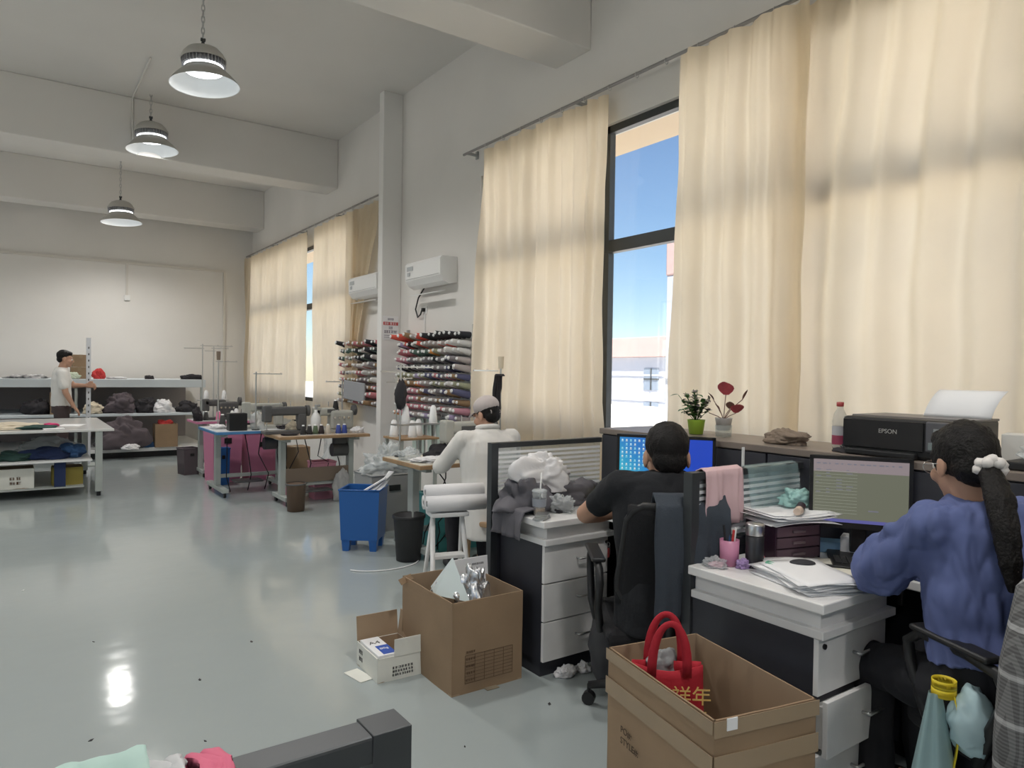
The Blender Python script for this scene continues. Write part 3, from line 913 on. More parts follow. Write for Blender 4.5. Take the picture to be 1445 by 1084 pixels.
# ---- the man in the black T-shirt at the blue screen (local frame: faces +Y)
def seated(name, loc, rz, label, sp):
    """sp: dict of joints in the local frame"""
    hips = [V((s * .085, 0.02, sp['seat'] + .085)) for s in (-1, 1)]
    ch, nk, hd = V(sp['chest']), V(sp['neck']), V(sp['head'])
    P, R, R3 = head(hd, sp.get('hyaw', 0), sp.get('hpitch', 0), sp.get('hk', 1))
    P.append(('c', nk - V((0, .0, .05)), .058, hd + V((0, -.012, -.05)), .052))
    tw = sp.get('tw', 1.0)
    wa = (hips[0] + hips[1]) / 2
    torso = [(wa + V((0, 0, -.06)), .155 * tw, .115), (wa + V((0, -.01, .02)), .16 * tw, .115), (wa.lerp(ch, .45), .138 * tw, .098), (ch, .165 * tw, .112), (ch.lerp(nk, .55), .165 * tw, .095), (nk + V((0, 0, -.015)), .07, .065)]
    P.append(('l', torso))
    sh = [V(sp['lsh']), V(sp['rsh'])]; el = [V(sp['lel']), V(sp['rel'])]; wr = [V(sp['lwr']), V(sp['rwr'])]
    ar = sp.get('ar', 1.0)
    for i in (0, 1):
        P += [('c', sh[i], .050 * ar, el[i], .040 * ar), ('c', el[i], .041 * ar, el[i].lerp(wr[i], .35), .040 * ar), ('c', el[i].lerp(wr[i], .35), .040 * ar, wr[i], .026)]
        P += hand(wr[i], sp['ldir'] if i == 0 else sp['rdir'], sp.get('hn', (0, 0, 1)), (1 if i == 0 else -1, .2, 0), sp.get('curl', .45))
    kn = [V(sp['lkn']), V(sp['rkn'])]; an = [V(sp['lan']), V(sp['ran'])]
    for i in (0, 1):
        P += [('c', hips[i], .082, kn[i], .056), ('c', kn[i], .055, an[i], .038), ('c', an[i] + V((0, -.03, -.03)), .03, an[i] + V((0, .12, -.045)), .026)]
    body = blob(name, P, .0065, M_skin, None, smooth=4)
    body.location = loc; body.rotation_euler.z = rz
    tag(body, label, 'person')
    return body, dict(R=R, R3=R3, sh=sh, el=el, wr=wr, kn=kn, an=an, hips=hips, wa=wa, ch=ch, nk=nk, hd=hd, tw=tw, torso=torso)
def trousers(b, j, m, fold=.010, low=.02, hi=.07):
    P = [('l', [(j['wa'] + V((0, 0, -.085)), .17 * j['tw'], .13), (j['wa'] + V((0, 0, .0)), .178 * j['tw'], .135), (j['wa'] + V((0, -.01, hi)), .165 * j['tw'], .125)])]
    for i in (0, 1):
        P += [('c', j['hips'][i], .098, j['kn'][i], .072), ('c', j['kn'][i], .072, j['an'][i] + V((0, 0, low)), .062)]
    return blob('trousers', P, .009, m, b, smooth=5, fold=fold, fscale=9)
def shoes(b, j, m):
    for i in (0, 1):
        a = j['an'][i]
        z = .035
        f = (a - j['kn'][i]); 
        o = blob('shoe', [('e', (a.x, a.y + .0, z + .015), (.042, .06, .045)), ('e', (a.x, a.y + .11, z), (.046, .085, .034)), ('c', (a.x, a.y - .04, .02), .02, (a.x, a.y + .17, .02), .02)], .007, m, b, smooth=4)
def shirt(b, j, m, sleeve, w=(.18, .128), fold=.006, fscale=9, low=-.10, puff=None, name='shirt', up=0.0, fdir=(1, 1, .45)):
    wa, ch, nk, tw = j['wa'], j['ch'], j['nk'], j['tw']
    P = [('l', [(wa + V((0, -.005, low)), w[0] * tw * 1.02, w[1] * 1.05)] + ([(wa + V((0, -.01, .03)), w[0] * tw, w[1])] if low < 0 else []) + [(wa.lerp(ch, .5), w[0] * tw * .95, w[1] * .95), (ch, w[0] * tw * 1.02, w[1]), (ch.lerp(nk, .5), w[0] * tw * 1.02, w[1] * .86), (ch.lerp(nk, .8), w[0] * .72 * tw, w[1] * .72), (nk + V((0, -.002, .0 + up)), .078, .075)])]
    for i in (0, 1):
        s, e, wv = j['sh'][i], j['el'][i], j['wr'][i]
        P.append(('c', j['ch'].lerp(j['nk'], .45) , .085, s, .068))
        if sleeve <= 1:
            P.append(('c', s, .068, s.lerp(e, sleeve), .064))
        elif puff:
            P += [('c', s, .070, s.lerp(e, .45), .068), ('c', s.lerp(e, .42), .072, s.lerp(e, .8), puff), ('c', s.lerp(e, .8), puff, e, puff), ('c', e, puff, e.lerp(wv, .45), puff * .9), ('c', e.lerp(wv, .45), puff * .9, e.lerp(wv, .85), .045)]
        else:
            P += [('c', s, .068, e, .056), ('c', e, .056, e.lerp(wv, sleeve - 1), .046)]
    return blob(name, P, .0085, m, b, smooth=5, fold=fold, fscale=fscale, fdir=fdir)

def shell_hair(j, parent, prims, m=M_hair, fold=.003):
    return blob('hair', prims, .006, m, parent, smooth=3, fold=fold, fscale=40)

M_tee = mat('black_cotton', (.014, .015, .018), .9, bump=.15, bscale=120)
M_trou = mat('dark_trousers', (.016, .016, .02), .9)
M_shoe = mat('dark_shoe', (.03, .03, .032), .6)
rzm = -math.radians(40)
b, j = seated('person', (2.19, 1.99, 0), rzm, 'person in a black T-shirt with short hair, seated before the blue screen', dict(
    seat=.44, chest=(0, .075, .90), neck=(.0, .085, 1.07), head=(.0, .115, 1.125), hk=1.14, hyaw=math.radians(5), hpitch=-.12, tw=1.18, ar=1.1,
    lsh=(-.195, .08, 1.0), rsh=(.195, .08, 1.0), lel=(-.33, .30, .835), rel=(.27, .25, .84), lwr=(-.16, .47, .815), rwr=(.16, .44, .815), ldir=(.5, .8, -.05), rdir=(-.2, 1, -.05),
    lkn=(-.11, .42, .49), rkn=(.11, .42, .49), lan=(-.11, .38, .09), ran=(.11, .38, .09)))
shirt(b, j, M_tee, .58, w=(.185, .132), fold=.008)
trousers(b, j, M_trou); shoes(b, j, M_shoe); eyes(j['R'], b)
f = lambda *p: j['R'] @ V(p)
shell_hair(j, b, [('e', f(0, -.020, .044), (.092, .107, .100), j['R3']), ('e', f(0, -.056, -.012), (.073, .055, .064), j['R3'])])
MB().tube([tuple(V((-.155, .425, .802)) + V((.032 * math.cos(a) * .8, .032 * math.cos(a) * -.5, .032 * math.sin(a)))) for a in np.linspace(0, 2 * PI, 15)[:-1]], .006, 6, closed=True).build('wristband', mat('yellow_plastic', (.75, .72, .05), .5), b)

# ---- the woman in the blue blouse
M_blouse = mat('blue_blouse', (.105, .135, .30), .8, var=.08, vscale=5)
rzw = -math.radians(24)
b, j = seated('person', (2.33, .855, 0), rzw, 'person in a blue puff-sleeved blouse with a long ponytail, at the spreadsheet screen', dict(
    seat=.47, chest=(0, .055, .95), neck=(-.012, .07, 1.125), head=(-.030, .105, 1.215), hyaw=math.radians(-8), hpitch=-.20, tw=1.0, hk=.97, ar=.9,
    lsh=(-.165, .06, 1.045), rsh=(.175, .06, 1.045), lel=(-.185, .255, .865), rel=(.25, .25, .82), lwr=(-.07, .45, .80), rwr=(.10, .44, .80), ldir=(.4, .9, -.05), rdir=(-.3, 1, -.05),
    lkn=(-.10, .40, .50), rkn=(.10, .40, .50), lan=(-.10, .36, .09), ran=(.10, .36, .09)))
shirt(b, j, M_blouse, 2, w=(.185, .145), fold=.018, fscale=11, low=.09, puff=.086, fdir=(1.2, 1.2, .38), name='blouse')
trousers(b, j, M_trou, hi=.17); shoes(b, j, M_shoe); eyes(j['R'], b, .97)
f = lambda *p: j['R'] @ V(p)
pony = [f(0, -.098, -.010), f(-.010, -.128, -.045), f(-.022, -.165, -.11), f(-.030, -.185, -.19), f(-.030, -.188, -.28), f(-.022, -.178, -.37)]
hp = [('e', f(0, -.018, .040), (.084, .100, .094), j['R3']), ('e', f(0, -.058, -.010), (.074, .058, .062), j['R3']), ('e', f(0, .030, .080), (.066, .055, .040), j['R3'])]
for i, (a, r) in enumerate(zip(pony[:-1], (.020, .032, .040, .040, .030))):
    for k_ in range(6):
        o0 = V((math.cos(k_ * 1.05), .6 * math.sin(k_ * 1.05), 0)) * (0, .016, .024, .026, .022)[i]; o1 = V((math.cos(k_ * 1.05), .6 * math.sin(k_ * 1.05), .012 * k_ - .03)) * (.016, .024, .026, .022, .016)[i]
        hp.append(('c', a + o0, (.020, .020, .019, .016, .013)[i], pony[i + 1] + o1, (.020, .019, .016, .013, .004)[i]))
for s in (-1, 1):
    hp.append(('c', f(s * .074, .030, .03), .010, f(s * .073, .012, -.03), .006))
shell_hair(j, b, hp, fold=.004)
sc = MB()
c = f(0, -.112, -.022)
ax = (pony[1] - pony[0]).normalized()
q = ax.to_track_quat('Z', 'Y')
for t in range(12):
    a = 2 * PI * t / 12
    p = c + q @ V((.030 * math.cos(a), .030 * math.sin(a), .004 * (-1) ** t))
    sc.ball(p, (.017, .015, .016), 8, 6, amp=.25, fr=60, seed=t)
sc.build('hair_scrunchie', mat('white_cloth', (.74, .70, .67), .9), b)
gl = MB()
for s in (-1, 1):
    gl.tube([f(s * .034 + .026 * math.cos(a), .108, -.002 + .021 * math.sin(a)) for a in np.linspace(0, 2 * PI, 17)[:-1]], .0016, 6, closed=True)
    gl.tube([f(s * .060, .108, .004), f(s * .080, .06, .004), f(s * .086, -.005, .0)], .0016, 6)
gl.tube([f(-.009, .109, .002), f(0, .112, .005), f(.009, .109, .002)], .0016, 6)
gl.build('spectacles', M_steel, b)

# ---- the capped worker at the sewing table
M_coat = mat('white_coat', (.72, .70, .67), .85, var=.04)
b, j = seated('person', (2.74, 4.13, 0), -math.radians(8), 'person in a white jacket and pale cap, back turned, seated at the sewing table', dict(
    seat=.46, chest=(0, .07, .90), neck=(.0, .085, 1.06), head=(.005, .12, 1.165), hyaw=math.radians(25), hpitch=-.30, tw=1.06,
    lsh=(-.19, .08, 1.0), rsh=(.19, .08, 1.0), lel=(-.30, .22, .80), rel=(.29, .24, .80), lwr=(-.12, .44, .83), rwr=(.12, .45, .83), ldir=(.3, 1, -.05), rdir=(-.3, 1, -.05),
    lkn=(-.12, .40, .50), rkn=(.12, .40, .50), lan=(-.12, .36, .09), ran=(.12, .36, .09)))
shirt(b, j, M_coat, 1.8, w=(.20, .15), fold=.009, fscale=8, low=-.22, name='jacket', up=.015, fdir=(1.1, 1.1, .25))
MB().tube([tuple(j['nk'] + V((.072 * math.cos(a), .068 * math.sin(a), .022 - .012 * math.sin(a)))) for a in np.linspace(0, 2 * PI, 21)[:-1]], .017, 8, closed=True).build('collar', M_coat, [o_ for o_ in b.children if o_.name.startswith('jacket')][0])
trousers(b, j, M_trou); shoes(b, j, M_shoe); eyes(j['R'], b)
f = lambda *p: j['R'] @ V(p)
shell_hair(j, b, [('e', f(0, -.020, .030), (.079, .094, .080), j['R3']), ('e', f(0, -.056, -.020), (.066, .050, .050), j['R3'])])
M_cap = mat('pale_cap', (.52, .46, .45), .85)
cp = blob('cap', [('e', f(0, -.016, .062), (.088, .102, .078), j['R3'])], .008, M_cap, b, smooth=3)
MB().grid(lambda u, v: f((u - .5) * .15 * (1 - .25 * v * v), .065 + .085 * v * (1 - (2 * u - 1) ** 2 * .45), .045 - .02 * v - .018 * (2 * u - 1) ** 2), 9, 6).build('brim', M_cap, cp, solid=.005)
MB().tube([f(.055 * math.cos(a), -.098 + .018 * abs(math.sin(a)), .005 + .02 * math.sin(a)) for a in np.linspace(0, 2 * PI, 13)[:-1]], .004, 5, closed=True).build('cap_strap', M_cap, cp)

# ---- the standing man by the back shelf (faces +X, towards the rack post)
P, R, R3 = head((0.0, .045, 1.575), 0, -.10)
P.append(('c', (0, 0, 1.40), .058, (0, .035, 1.53), .052))
P.append(('l', [((0, 0, .86), .155, .11), ((0, 0, .98), .15, .11), ((0, 0, 1.12), .14, .10), ((0, 0, 1.28), .165, .11), ((0, 0, 1.38), .15, .09), ((0, 0, 1.44), .06, .06)]))
# right arm (camera side) hangs down to the table; left arm reaches to the post
P += [('c', (.19, 0, 1.375), .050, (.225, .04, 1.10), .041), ('c', (.225, .04, 1.10), .041, (.21, .14, .90), .027)] + hand((.21, .145, .895), (-.1, .55, -.8), (.6, .3, .2), (-1, .3, 0), .5)
P += [('c', (-.19, 0, 1.375), .050, (-.22, .16, 1.19), .041), ('c', (-.22, .16, 1.19), .041, (-.16, .31, 1.19), .027)] + hand((-.16, .315, 1.19), (.3, 1, .1), (-.3, .2, 1), (0, .2, 1), .8)
for s in (-1, 1):
    P += [('c', (s * .09, 0, .88), .085, (s * .10, .02, .49), .056), ('c', (s * .10, .02, .49), .055, (s * .10, 0, .09), .040), ('c', (s * .10, -.02, .045), .03, (s * .11, .13, .035), .026)]
b = blob('person', P, .0065, M_skin, None, smooth=4)
b.location = (.55, 12.05, 0); b.rotation_euler.z = -PI / 2
tag(b, 'person in a white T-shirt standing by the back shelves, reaching for the upright post', 'person')
M_tshirt = mat('white_tshirt', (.74, .73, .70), .85)
blob('t_shirt', [('l', [((0, 0, .90), .175, .13), ((0, 0, 1.0), .172, .128), ((0, 0, 1.14), .168, .122), ((0, 0, 1.28), .182, .128), ((0, 0, 1.38), .165, .105), ((0, .005, 1.455), .072, .07)]),
                 ('c', (.10, 0, 1.37), .08, (.19, 0, 1.37), .066), ('c', (.19, 0, 1.37), .066, (.215, .02, 1.20), .068), ('c', (-.10, 0, 1.37), .08, (-.19, 0, 1.37), .066), ('c', (-.19, 0, 1.37), .066, (-.212, .09, 1.25), .066)], .009, M_tshirt, b, fold=.008, fscale=9)
blob('trousers', [('l', [((0, 0, .80), .17, .125), ((0, 0, .95), .165, .12)]), ('c', (-.09, 0, .86), .10, (-.10, .02, .49), .075), ('c', (-.10, .02, .49), .075, (-.10, 0, .10), .065), ('c', (.09, 0, .86), .10, (.10, .02, .49), .075), ('c', (.10, .02, .49), .075, (.10, 0, .10), .065)], .009, mat('brown_trousers', (.07, .05, .05), .9), b, fold=.006)
for s in (-1, 1):
    blob('shoe', [('e', (s * .10, 0, .045), (.042, .06, .045)), ('e', (s * .105, .09, .035), (.046, .09, .034)), ('c', (s * .10, -.04, .02), .02, (s * .108, .15, .02), .02)], .008, M_shoe, b)
eyes(R, b)
blob('hair', [('e', R @ V((0, -.022, .050)), (.080, .094, .084), R3), ('e', R @ V((0, -.056, -.005)), (.068, .050, .055), R3), ('e', R @ V((0, .045, .082)), (.066, .040, .034), R3)], .007, M_hair, b, fold=.003, fscale=40)
# ================================================================== soft things
def heap_mesh(mb, rx, ry, h, seed, n=60, m=34, rough=.35, fr=7.0, M=None):
    """crumpled cloth lying in a heap, base at z=0: billows with sharp valleys over a lumpy mound"""
    vs, fs = [], []
    so = V((seed * 3.1, seed * 1.7, seed * .9))
    zc = h * .30
    for j in range(m + 1):
        th = PI * .74 * j / m
        for i in range(n):
            ph = 2 * PI * i / n
            d = V((math.sin(th) * math.cos(ph), math.sin(th) * math.sin(ph), math.cos(th)))
            q = d * (fr * .17) + so
            w = V((mnoise.noise(q), mnoise.noise(q + V((7, 3, 1))), mnoise.noise(q + V((2, 9, 5))))) * .9
            n1 = abs(mnoise.noise(d * (fr * .26) + so + w))
            n2 = abs(mnoise.noise(d * (fr * .60) + so + w * 2 + V((4, 4, 4))))
            k = .86 + .38 * mnoise.noise(d * 1.3 + so) + rough * (.75 * (n1 - .22) + .22 * (n2 - .22))
            p = V((d.x * rx * k, d.y * ry * k, zc + d.z * (h - zc) * k))
            if p.z < .001 or j == m: p.z = .001
            vs.append(p)
    for j in range(m):
        fs += [(j * n + i, (j + 1) * n + i, (j + 1) * n + (i + 1) % n, j * n + (i + 1) % n) for i in range(n)]
    fs.append(tuple(m * n + i for i in range(n - 1, -1, -1)))
    return mb.add(vs, fs, True, M)
def heap(name, loc, size, m, label, cat, seed, rough=.4, fr=7.0, rz=0.0, group=None):
    o = heap_mesh(MB(), size[0], size[1], size[2], seed, rough=rough, fr=fr).build(name, m, loc=loc, rz=rz)
    return tag(o, label, cat, group)
def drape(path, width, axis='X', amp=.012, waves=3.0, seed=0.0, n=26, nn=5, flare=0.0):
    """cloth strip following path [(a, z)] across its width; returns MB grid; a runs across the rail"""
    pts = []
    for i in range(len(path) - 1):
        for k in range(nn):
            t = k / nn
            pts.append(((path[i][0] * (1 - t) + path[i + 1][0] * t), (path[i][1] * (1 - t) + path[i + 1][1] * t)))
    pts.append(path[-1])
    L = len(pts)
    mid = max(range(L), key=lambda i: pts[i][1])
    def fn(u, v):
        i = v * (L - 1); k = min(int(i), L - 2); t = i - k
        a = pts[k][0] * (1 - t) + pts[k + 1][0] * t; z = pts[k][1] * (1 - t) + pts[k + 1][1] * t
        d = abs(i - mid) / max(1, max(mid, L - 1 - mid))
        off = amp * d * (math.sin(2 * PI * waves * u + seed) + .5 * math.sin(2 * PI * waves * 2.3 * u + seed * 2 + 3 * v)) + amp * .5 * mnoise.noise(V((u * 5, v * 6, seed)))
        sgn = 1 if i > mid else -1
        x = (u - .5) * width * (1 + flare * d) + .01 * mnoise.noise(V((u * 3, v * 5, seed + 4)))
        return (x, a + sgn * off, z) if axis == 'X' else (a + sgn * off, x, z)
    return MB().grid(fn, n, L)

# colours of cloth
C_white = mat('cloth_white', (.76, .75, .76), .9, bump=.1, bscale=150)
C_grey = mat('cloth_grey', (.13, .125, .14), .92, bump=.1, bscale=150)
C_dark = mat('cloth_dark', (.035, .032, .036), .92)
C_brown = mat('cloth_brown', (.22, .17, .13), .92)
C_purple = mat('cloth_purple_grey', (.105, .085, .095), .92)
C_blue = mat('cloth_blue', (.05, .12, .27), .9)
C_navy = mat('cloth_navy', (.02, .035, .10), .9)
C_pink = mat('cloth_pink', (.62, .28, .36), .9)
C_palepink = mat('cloth_pale_pink', (.66, .46, .48), .92)
C_cream = mat('cloth_cream', (.66, .58, .45), .9)
C_red = mat('cloth_red', (.55, .05, .05), .85)
C_green = mat('cloth_dark_green', (.03, .07, .06), .9)
M_foil = mat('silver_foil', (.72, .73, .75), .25, metal=.8)
M_bag = film('plastic_bag', (.80, .84, .85), .38, .2)
M_mint = film('mint_bag', (.42, .70, .66), .75, .35)
M_pinkpl = mat('pink_plastic', (.62, .22, .36), .5)
M_bluepl = mat('blue_plastic', (.02, .11, .36), .4)
M_wood = mat('table_wood', (.34, .22, .12), .45, var=.15, vscale=8)
M_tgrey = mat('table_grey_green', (.40, .43, .41), .5, var=.04)
M_mach = mat('machine_grey_green', (.44, .44, .40), .4, var=.05)
M_mach2 = mat('machine_dark', (.10, .10, .10), .45)

# ================================================================== sewing area
def sewing_table(name, x0, x1, y0, y1, label, top_m, edge_m, z=.76, casters=True, tray=True, panel=None):
    e = empty(name, ((x0 + x1) / 2, (y0 + y1) / 2, 0), 0, label, 'table')
    hx, hy = (x1 - x0) / 2, (y1 - y0) / 2
    t = MB().box(-hx, hx, -hy, hy, z - .035, z - .004, bev=.004).build('edge', edge_m, e)
    MB().box(-hx + .012, hx - .012, -hy + .012, hy - .012, z - .004, z, bev=.001).build('table_top', top_m, e)
    for s in (-1, 1):
        x = s * (hx - .12)
        l = MB().box(x - .03, x + .03, -.045, .045, .10, z - .035, bev=.004).build('leg', M_tgrey, e)
        MB().box(x - .035, x + .035, -hy + .06, hy - .06, .055, .10, bev=.005).build('foot', M_tgrey, l)
        MB().box(x - .025, x + .025, -hy + .08, hy - .08, z - .07, z - .035).build('bracket', M_tgrey, l)
        if casters:
            for q in (-1, 1):
                y = q * (hy - .10)
                MB().cyl((x - .012, y, .0285), (x + .012, y, .0285), .0285).cyl((x, y, .03), (x, y, .06), .008).build('caster', M_black, l)
        else:
            for q in (-1, 1): MB().cyl((x, q * (hy - .10), 0), (x, q * (hy - .10), .056), .02).build('caster', M_black, l)
    MB().box(-hx + .14, hx - .14, -.02, .02, .18, .22).build('cross_bar', M_tgrey, e)
    if tray:
        MB().box(-.18, .14, -.14, .10, .12, .14, bev=.005).build('treadle', M_mach2, e)
        MB().cyl((.18, .02, z - .20), (.36, .02, z - .20), .075).box(.20, .34, -.02, .06, z - .13, z - .035).build('motor', M_mach2, e)
    if panel:
        MB().box(-hx + .15, hx - .15, -.035, -.02, .22, .38).build('front_panel', panel, e)
    return e
def sewing_machine(loc, rz, label, m, kind='flat'):
    e = empty('sewing_machine', loc, rz, label, 'sewing machine')
    MB().box(-.24, .24, -.085, .085, 0.0005, .035, bev=.006).build('bed', m, e)
    if kind == 'flat':
        MB().box(.13, .23, -.055, .055, .035, .22, bev=.02, seg=3).build('column', m, e)
        MB().box(-.22, .23, -.05, .05, .20, .30, bev=.025, seg=3).build('arm', m, e)
        MB().box(-.245, -.155, -.055, .055, .13, .315, bev=.018, seg=3).build('face_head', m, e)
    else:
        MB().box(-.05, .22, -.08, .08, .035, .25, bev=.03, seg=3).build('column', m, e)
        MB().box(-.23, .06, -.05, .05, .19, .28, bev=.025, seg=3).build('arm', m, e)
        MB().box(-.24, -.16, -.05, .05, .12, .29, bev=.015, seg=3).build('face_head', m, e)
        for k in range(4):
            MB().cyl((-.02 + k * .055, -.082, .17), (-.02 + k * .055, -.105, .17), .014).build('tension_dial', M_chrome, e)
    MB().cyl((-.20, 0, .045), (-.20, 0, .14), .006).box(-.215, -.185, -.02, .02, .036, .044).build('needle_bar', M_chrome, e)
    MB().cyl((.232, 0, .25), (.268, 0, .25), .062, n=22).build('hand_wheel', M_mach2, e)
    MB().cyl((.06, 0, .295), (.06, 0, .36), .004).cyl((-.06, 0, .295), (-.06, 0, .35), .004).build('thread_pin', M_chrome, e)
    MB().box(-.09, .05, -.0515, -.0505, .225, .265).build('name_plate', M_mach2, e)
    return e
M_cone = {}
def cone_mesh(col, h=.12, r=.034):
    k = (tuple(round(c, 3) for c in col), h, r)
    if k not in M_cone:
        mb = MB()
        mb.lathe([(.001, .004), (r, .004), (r * 1.02, .02), (r * .62, h - .012), (.001, h - .012)], 14)
        mb.cur = 1
        mb.lathe([(r * 1.06, 0), (r * 1.06, .004), (.001, .004)], 14).lathe([(r * .5, h - .012), (r * .38, h), (.001, h)], 12)
        M_cone[k] = mb.mesh('thread_cone', (mat('thread_%02x%02x%02x' % tuple(int(c * 255) for c in col), col, .8, bump=.3, bscale=300), M_white))
    return M_cone[k]
def cone(loc, col, label, group=None, h=.12, r=.034, rot=None):
    o = bpy.data.objects.new('thread_cone', cone_mesh(col, h, r))
    COL.objects.link(o)
    o.location = loc
    if rot: o.rotation_euler = rot
    return tag(o, label, 'thread cone', group)
def thread_stand(loc, h, label, arm=.22, two=True, plate=.0, rz=0.0, top=None):
    e = empty('thread_stand', loc, rz, label, 'thread stand')
    MB().cyl((0, 0, 0), (0, 0, .012), .045).build('base', M_dkgrey, e)
    MB().cyl((0, 0, .01), (0, 0, h), .008, n=10).build('pole', M_steel, e)
    a = MB().box(-.03, arm, -.008, .008, h - .03, h - .018).build('arm', M_steel, e)
    if two: MB().box(-arm * .6, .02, -.008, .008, h - .07, h - .058).build('arm', M_steel, e)
    for k in range(2):
        x = arm * (.5 + .45 * k)
        MB().tube([(x + .008 * math.cos(t), .008 * math.sin(t), h - .012) for t in np.linspace(0, 2 * PI, 9)[:-1]], .002, 5, closed=True).build('eyelet', M_chrome, a)
    if plate:
        p = MB().box(-.06, plate, -.06, .06, .26, .272, bev=.003).build('cone_tray', M_steel, e)
        for k in range(2): MB().cyl((.05 + k * (plate - .1), 0, .272), (.05 + k * (plate - .1), 0, .40), .004).build('pin', M_chrome, p)
    if top: MB().cyl((0, 0, h - .005), (0, 0, h + .10), .022, .025).build('pole_top', top, e)
    return e

# --- table by the worker
sewing_table('sewing_table', 2.50, 3.62, 4.75, 5.42, 'cream topped sewing table strewn with white cloth, beside the capped worker', mat('cream_top', (.66, .63, .54), .4, var=.06), M_wood, casters=False)
sewing_machine((3.10, 5.05, .76), 0, 'grey green sewing machine before the capped worker', M_mach)
thread_stand((2.62, 5.34, .76), .77, 'tall thread stand with a black cloth tuft, on the cream topped table', arm=.30, plate=.36)
heap('black_cloth_tuft', (2.62, 5.30, 1.24), (.03, .03, .01), C_dark, 'black tuft of cloth tied on the thread stand pole', 'cloth', 3.0)
MB_t = MB().ball((0, 0, 0), (.045, .04, .11), 18, 12, amp=.35, fr=22, seed=2.0)
o = bpy.data.objects['black_cloth_tuft']; o.data = MB_t.mesh('black_cloth_tuft', (C_dark,)); o.location = (2.62, 5.335, 1.28)
for k, x in enumerate((2.67, 2.93)):
    cone((x, 5.34, 1.034), (.80, .80, .80), 'tall white thread cone on the tray of the tufted stand', 'white cones on the tufted stand', h=.15, r=.036)
thread_stand((3.46, 5.10, .76), .75, 'thread stand hung with dark cloth behind the capped worker', arm=-.28, two=False, top=M_cream if 'M_cream' in globals() else C_cream)
o = tag(drape([(-.012, 0), (0, .02), (.015, .0), (.03, -.15), (.035, -.36)], .09, amp=.01, seed=2).build('hanging_cloth', C_dark, loc=(3.42, 5.06, 1.44)), 'dark cloth strip hanging from the thread stand by the cap', 'cloth')
heap('dark_garment', (2.93, 5.08, .761), (.19, .16, .13), C_dark, 'dark brown garment heaped on the cream sewing table', 'garment', 4.0, rough=.5)
heap('white_garment', (2.70, 4.92, .761), (.17, .12, .05), C_white, 'white cloth spread over the edge of the cream sewing table', 'garment', 6.0, rough=.6, fr=9)
heap('clear_bag', (2.60, 5.12, .761), (.09, .09, .10), M_bag, 'crumpled clear plastic bag at the foot of the tufted thread stand', 'plastic bag', 8.0, rough=.6, fr=16)
tag(MB().lathe([(.001, 0), (.03, 0), (.032, .01), (.032, .17), (.022, .19), (.012, .20), (.012, .24), (.001, .24)], 18).build('oil_bottle', mat('yellow_green', (.55, .60, .10), .4), loc=(3.06, 5.32, .761)), 'slim yellow green bottle on the cream sewing table', 'bottle')
# cables under the table
for k in range(6):
    r_ = random.Random(k)
    x = 2.75 + .12 * k
    pts = [(x, 4.95 + .05 * k, .72), (x + r_.uniform(-.1, .1), 4.9, .5 + r_.uniform(-.1, .1)), (x + r_.uniform(-.2, .2), 5.0, .25), (x + r_.uniform(-.2, .2), 5.05, .02)]
    q = [V(p) for p in pts]
    cv = []
    for i in range(len(q) - 1):
        for t in (0, .33, .66): cv.append(q[i].lerp(q[i + 1], t) + V((0, .02 * math.sin(7 * t + k), 0)))
    cv.append(q[-1])
    tag(MB().tube(cv, .005, 6).build('power_cable', M_black), 'black cable dangling under the cream sewing table', 'cable', 'cables under the cream sewing table')
# stool, bins
st = empty('work_stool', (2.74, 4.09, 0), .2, 'plain wooden stool under the capped worker', 'stool')
MB().box(-.16, .16, -.14, .14, .42, .455, bev=.01).build('seat', M_wood, st)
for sx in (-1, 1):
    for sy in (-1, 1): MB().tube([(sx * .13, sy * .11, .42), (sx * .15, sy * .13, 0)], .016, 8).build('leg', M_wood, st)
bb = empty('storage_bin', (2.375, 5.50, 0), math.radians(-38), 'tall blue plastic bin on four stub feet with white strips inside', 'bin')
def tap(mb, w0, d0, w1, d1, z0, z1, t=.006, nv=2):
    a = [(-w0, -d0), (w0, -d0), (w0, d0), (-w0, d0)]; b_ = [(-w1, -d1), (w1, -d1), (w1, d1), (-w1, d1)]
    ai = [(x * (1 - t / w0), y * (1 - t / d0)) for x, y in a]; bi = [(x * (1 - t / w1), y * (1 - t / d1)) for x, y in b_]
    vs = [(x, y, z0) for x, y in a] + [(x, y, z1) for x, y in b_] + [(x, y, z1) for x, y in bi] + [(x, y, z0 + t) for x, y in ai]
    fs = []
    for k in range(3):
        for i in range(4): fs.append((k * 4 + i, k * 4 + (i + 1) % 4, k * 4 + 4 + (i + 1) % 4, k * 4 + 4 + i))
    fs += [(3, 2, 1, 0), (12, 13, 14, 15)]
    return mb.add(vs, fs)
tap(MB(), .150, .138, .166, .152, .09, .50).build('body', M_bluepl, bb)
MB().tube([(-.168, -.153, .50), (.168, -.153, .50), (.168, .153, .50), (-.168, .153, .50)], .007, 6, closed=True).build('rim', M_bluepl, bb)
for sx in (-1, 1):
    for sy in (-1, 1): tap(MB(), .026, .026, .034, .034, 0, .095).build('foot', M_bluepl, bb, loc=(sx * .112, sy * .100, 0))
for k in range(3):
    M = Matrix.Translation((2.36 + .05 * k, 5.52 - .05 * k, .45)) @ Matrix.Rotation(-.5 + .45 * k, 4, 'Z') @ Matrix.Rotation(-.55 - .1 * k, 4, 'Y')
    tag(MB().box(-.05, .24, -.03, .03, 0, .012, bev=.002, M=M).build('foam_strip', M_paper), 'white strip sticking out of the blue bin', 'strip', 'white strips in the blue bin')
wb = empty('waste_basket', (2.52, 4.96, 0), 0, 'small round black waste basket standing before the sewing table leg', 'bin')
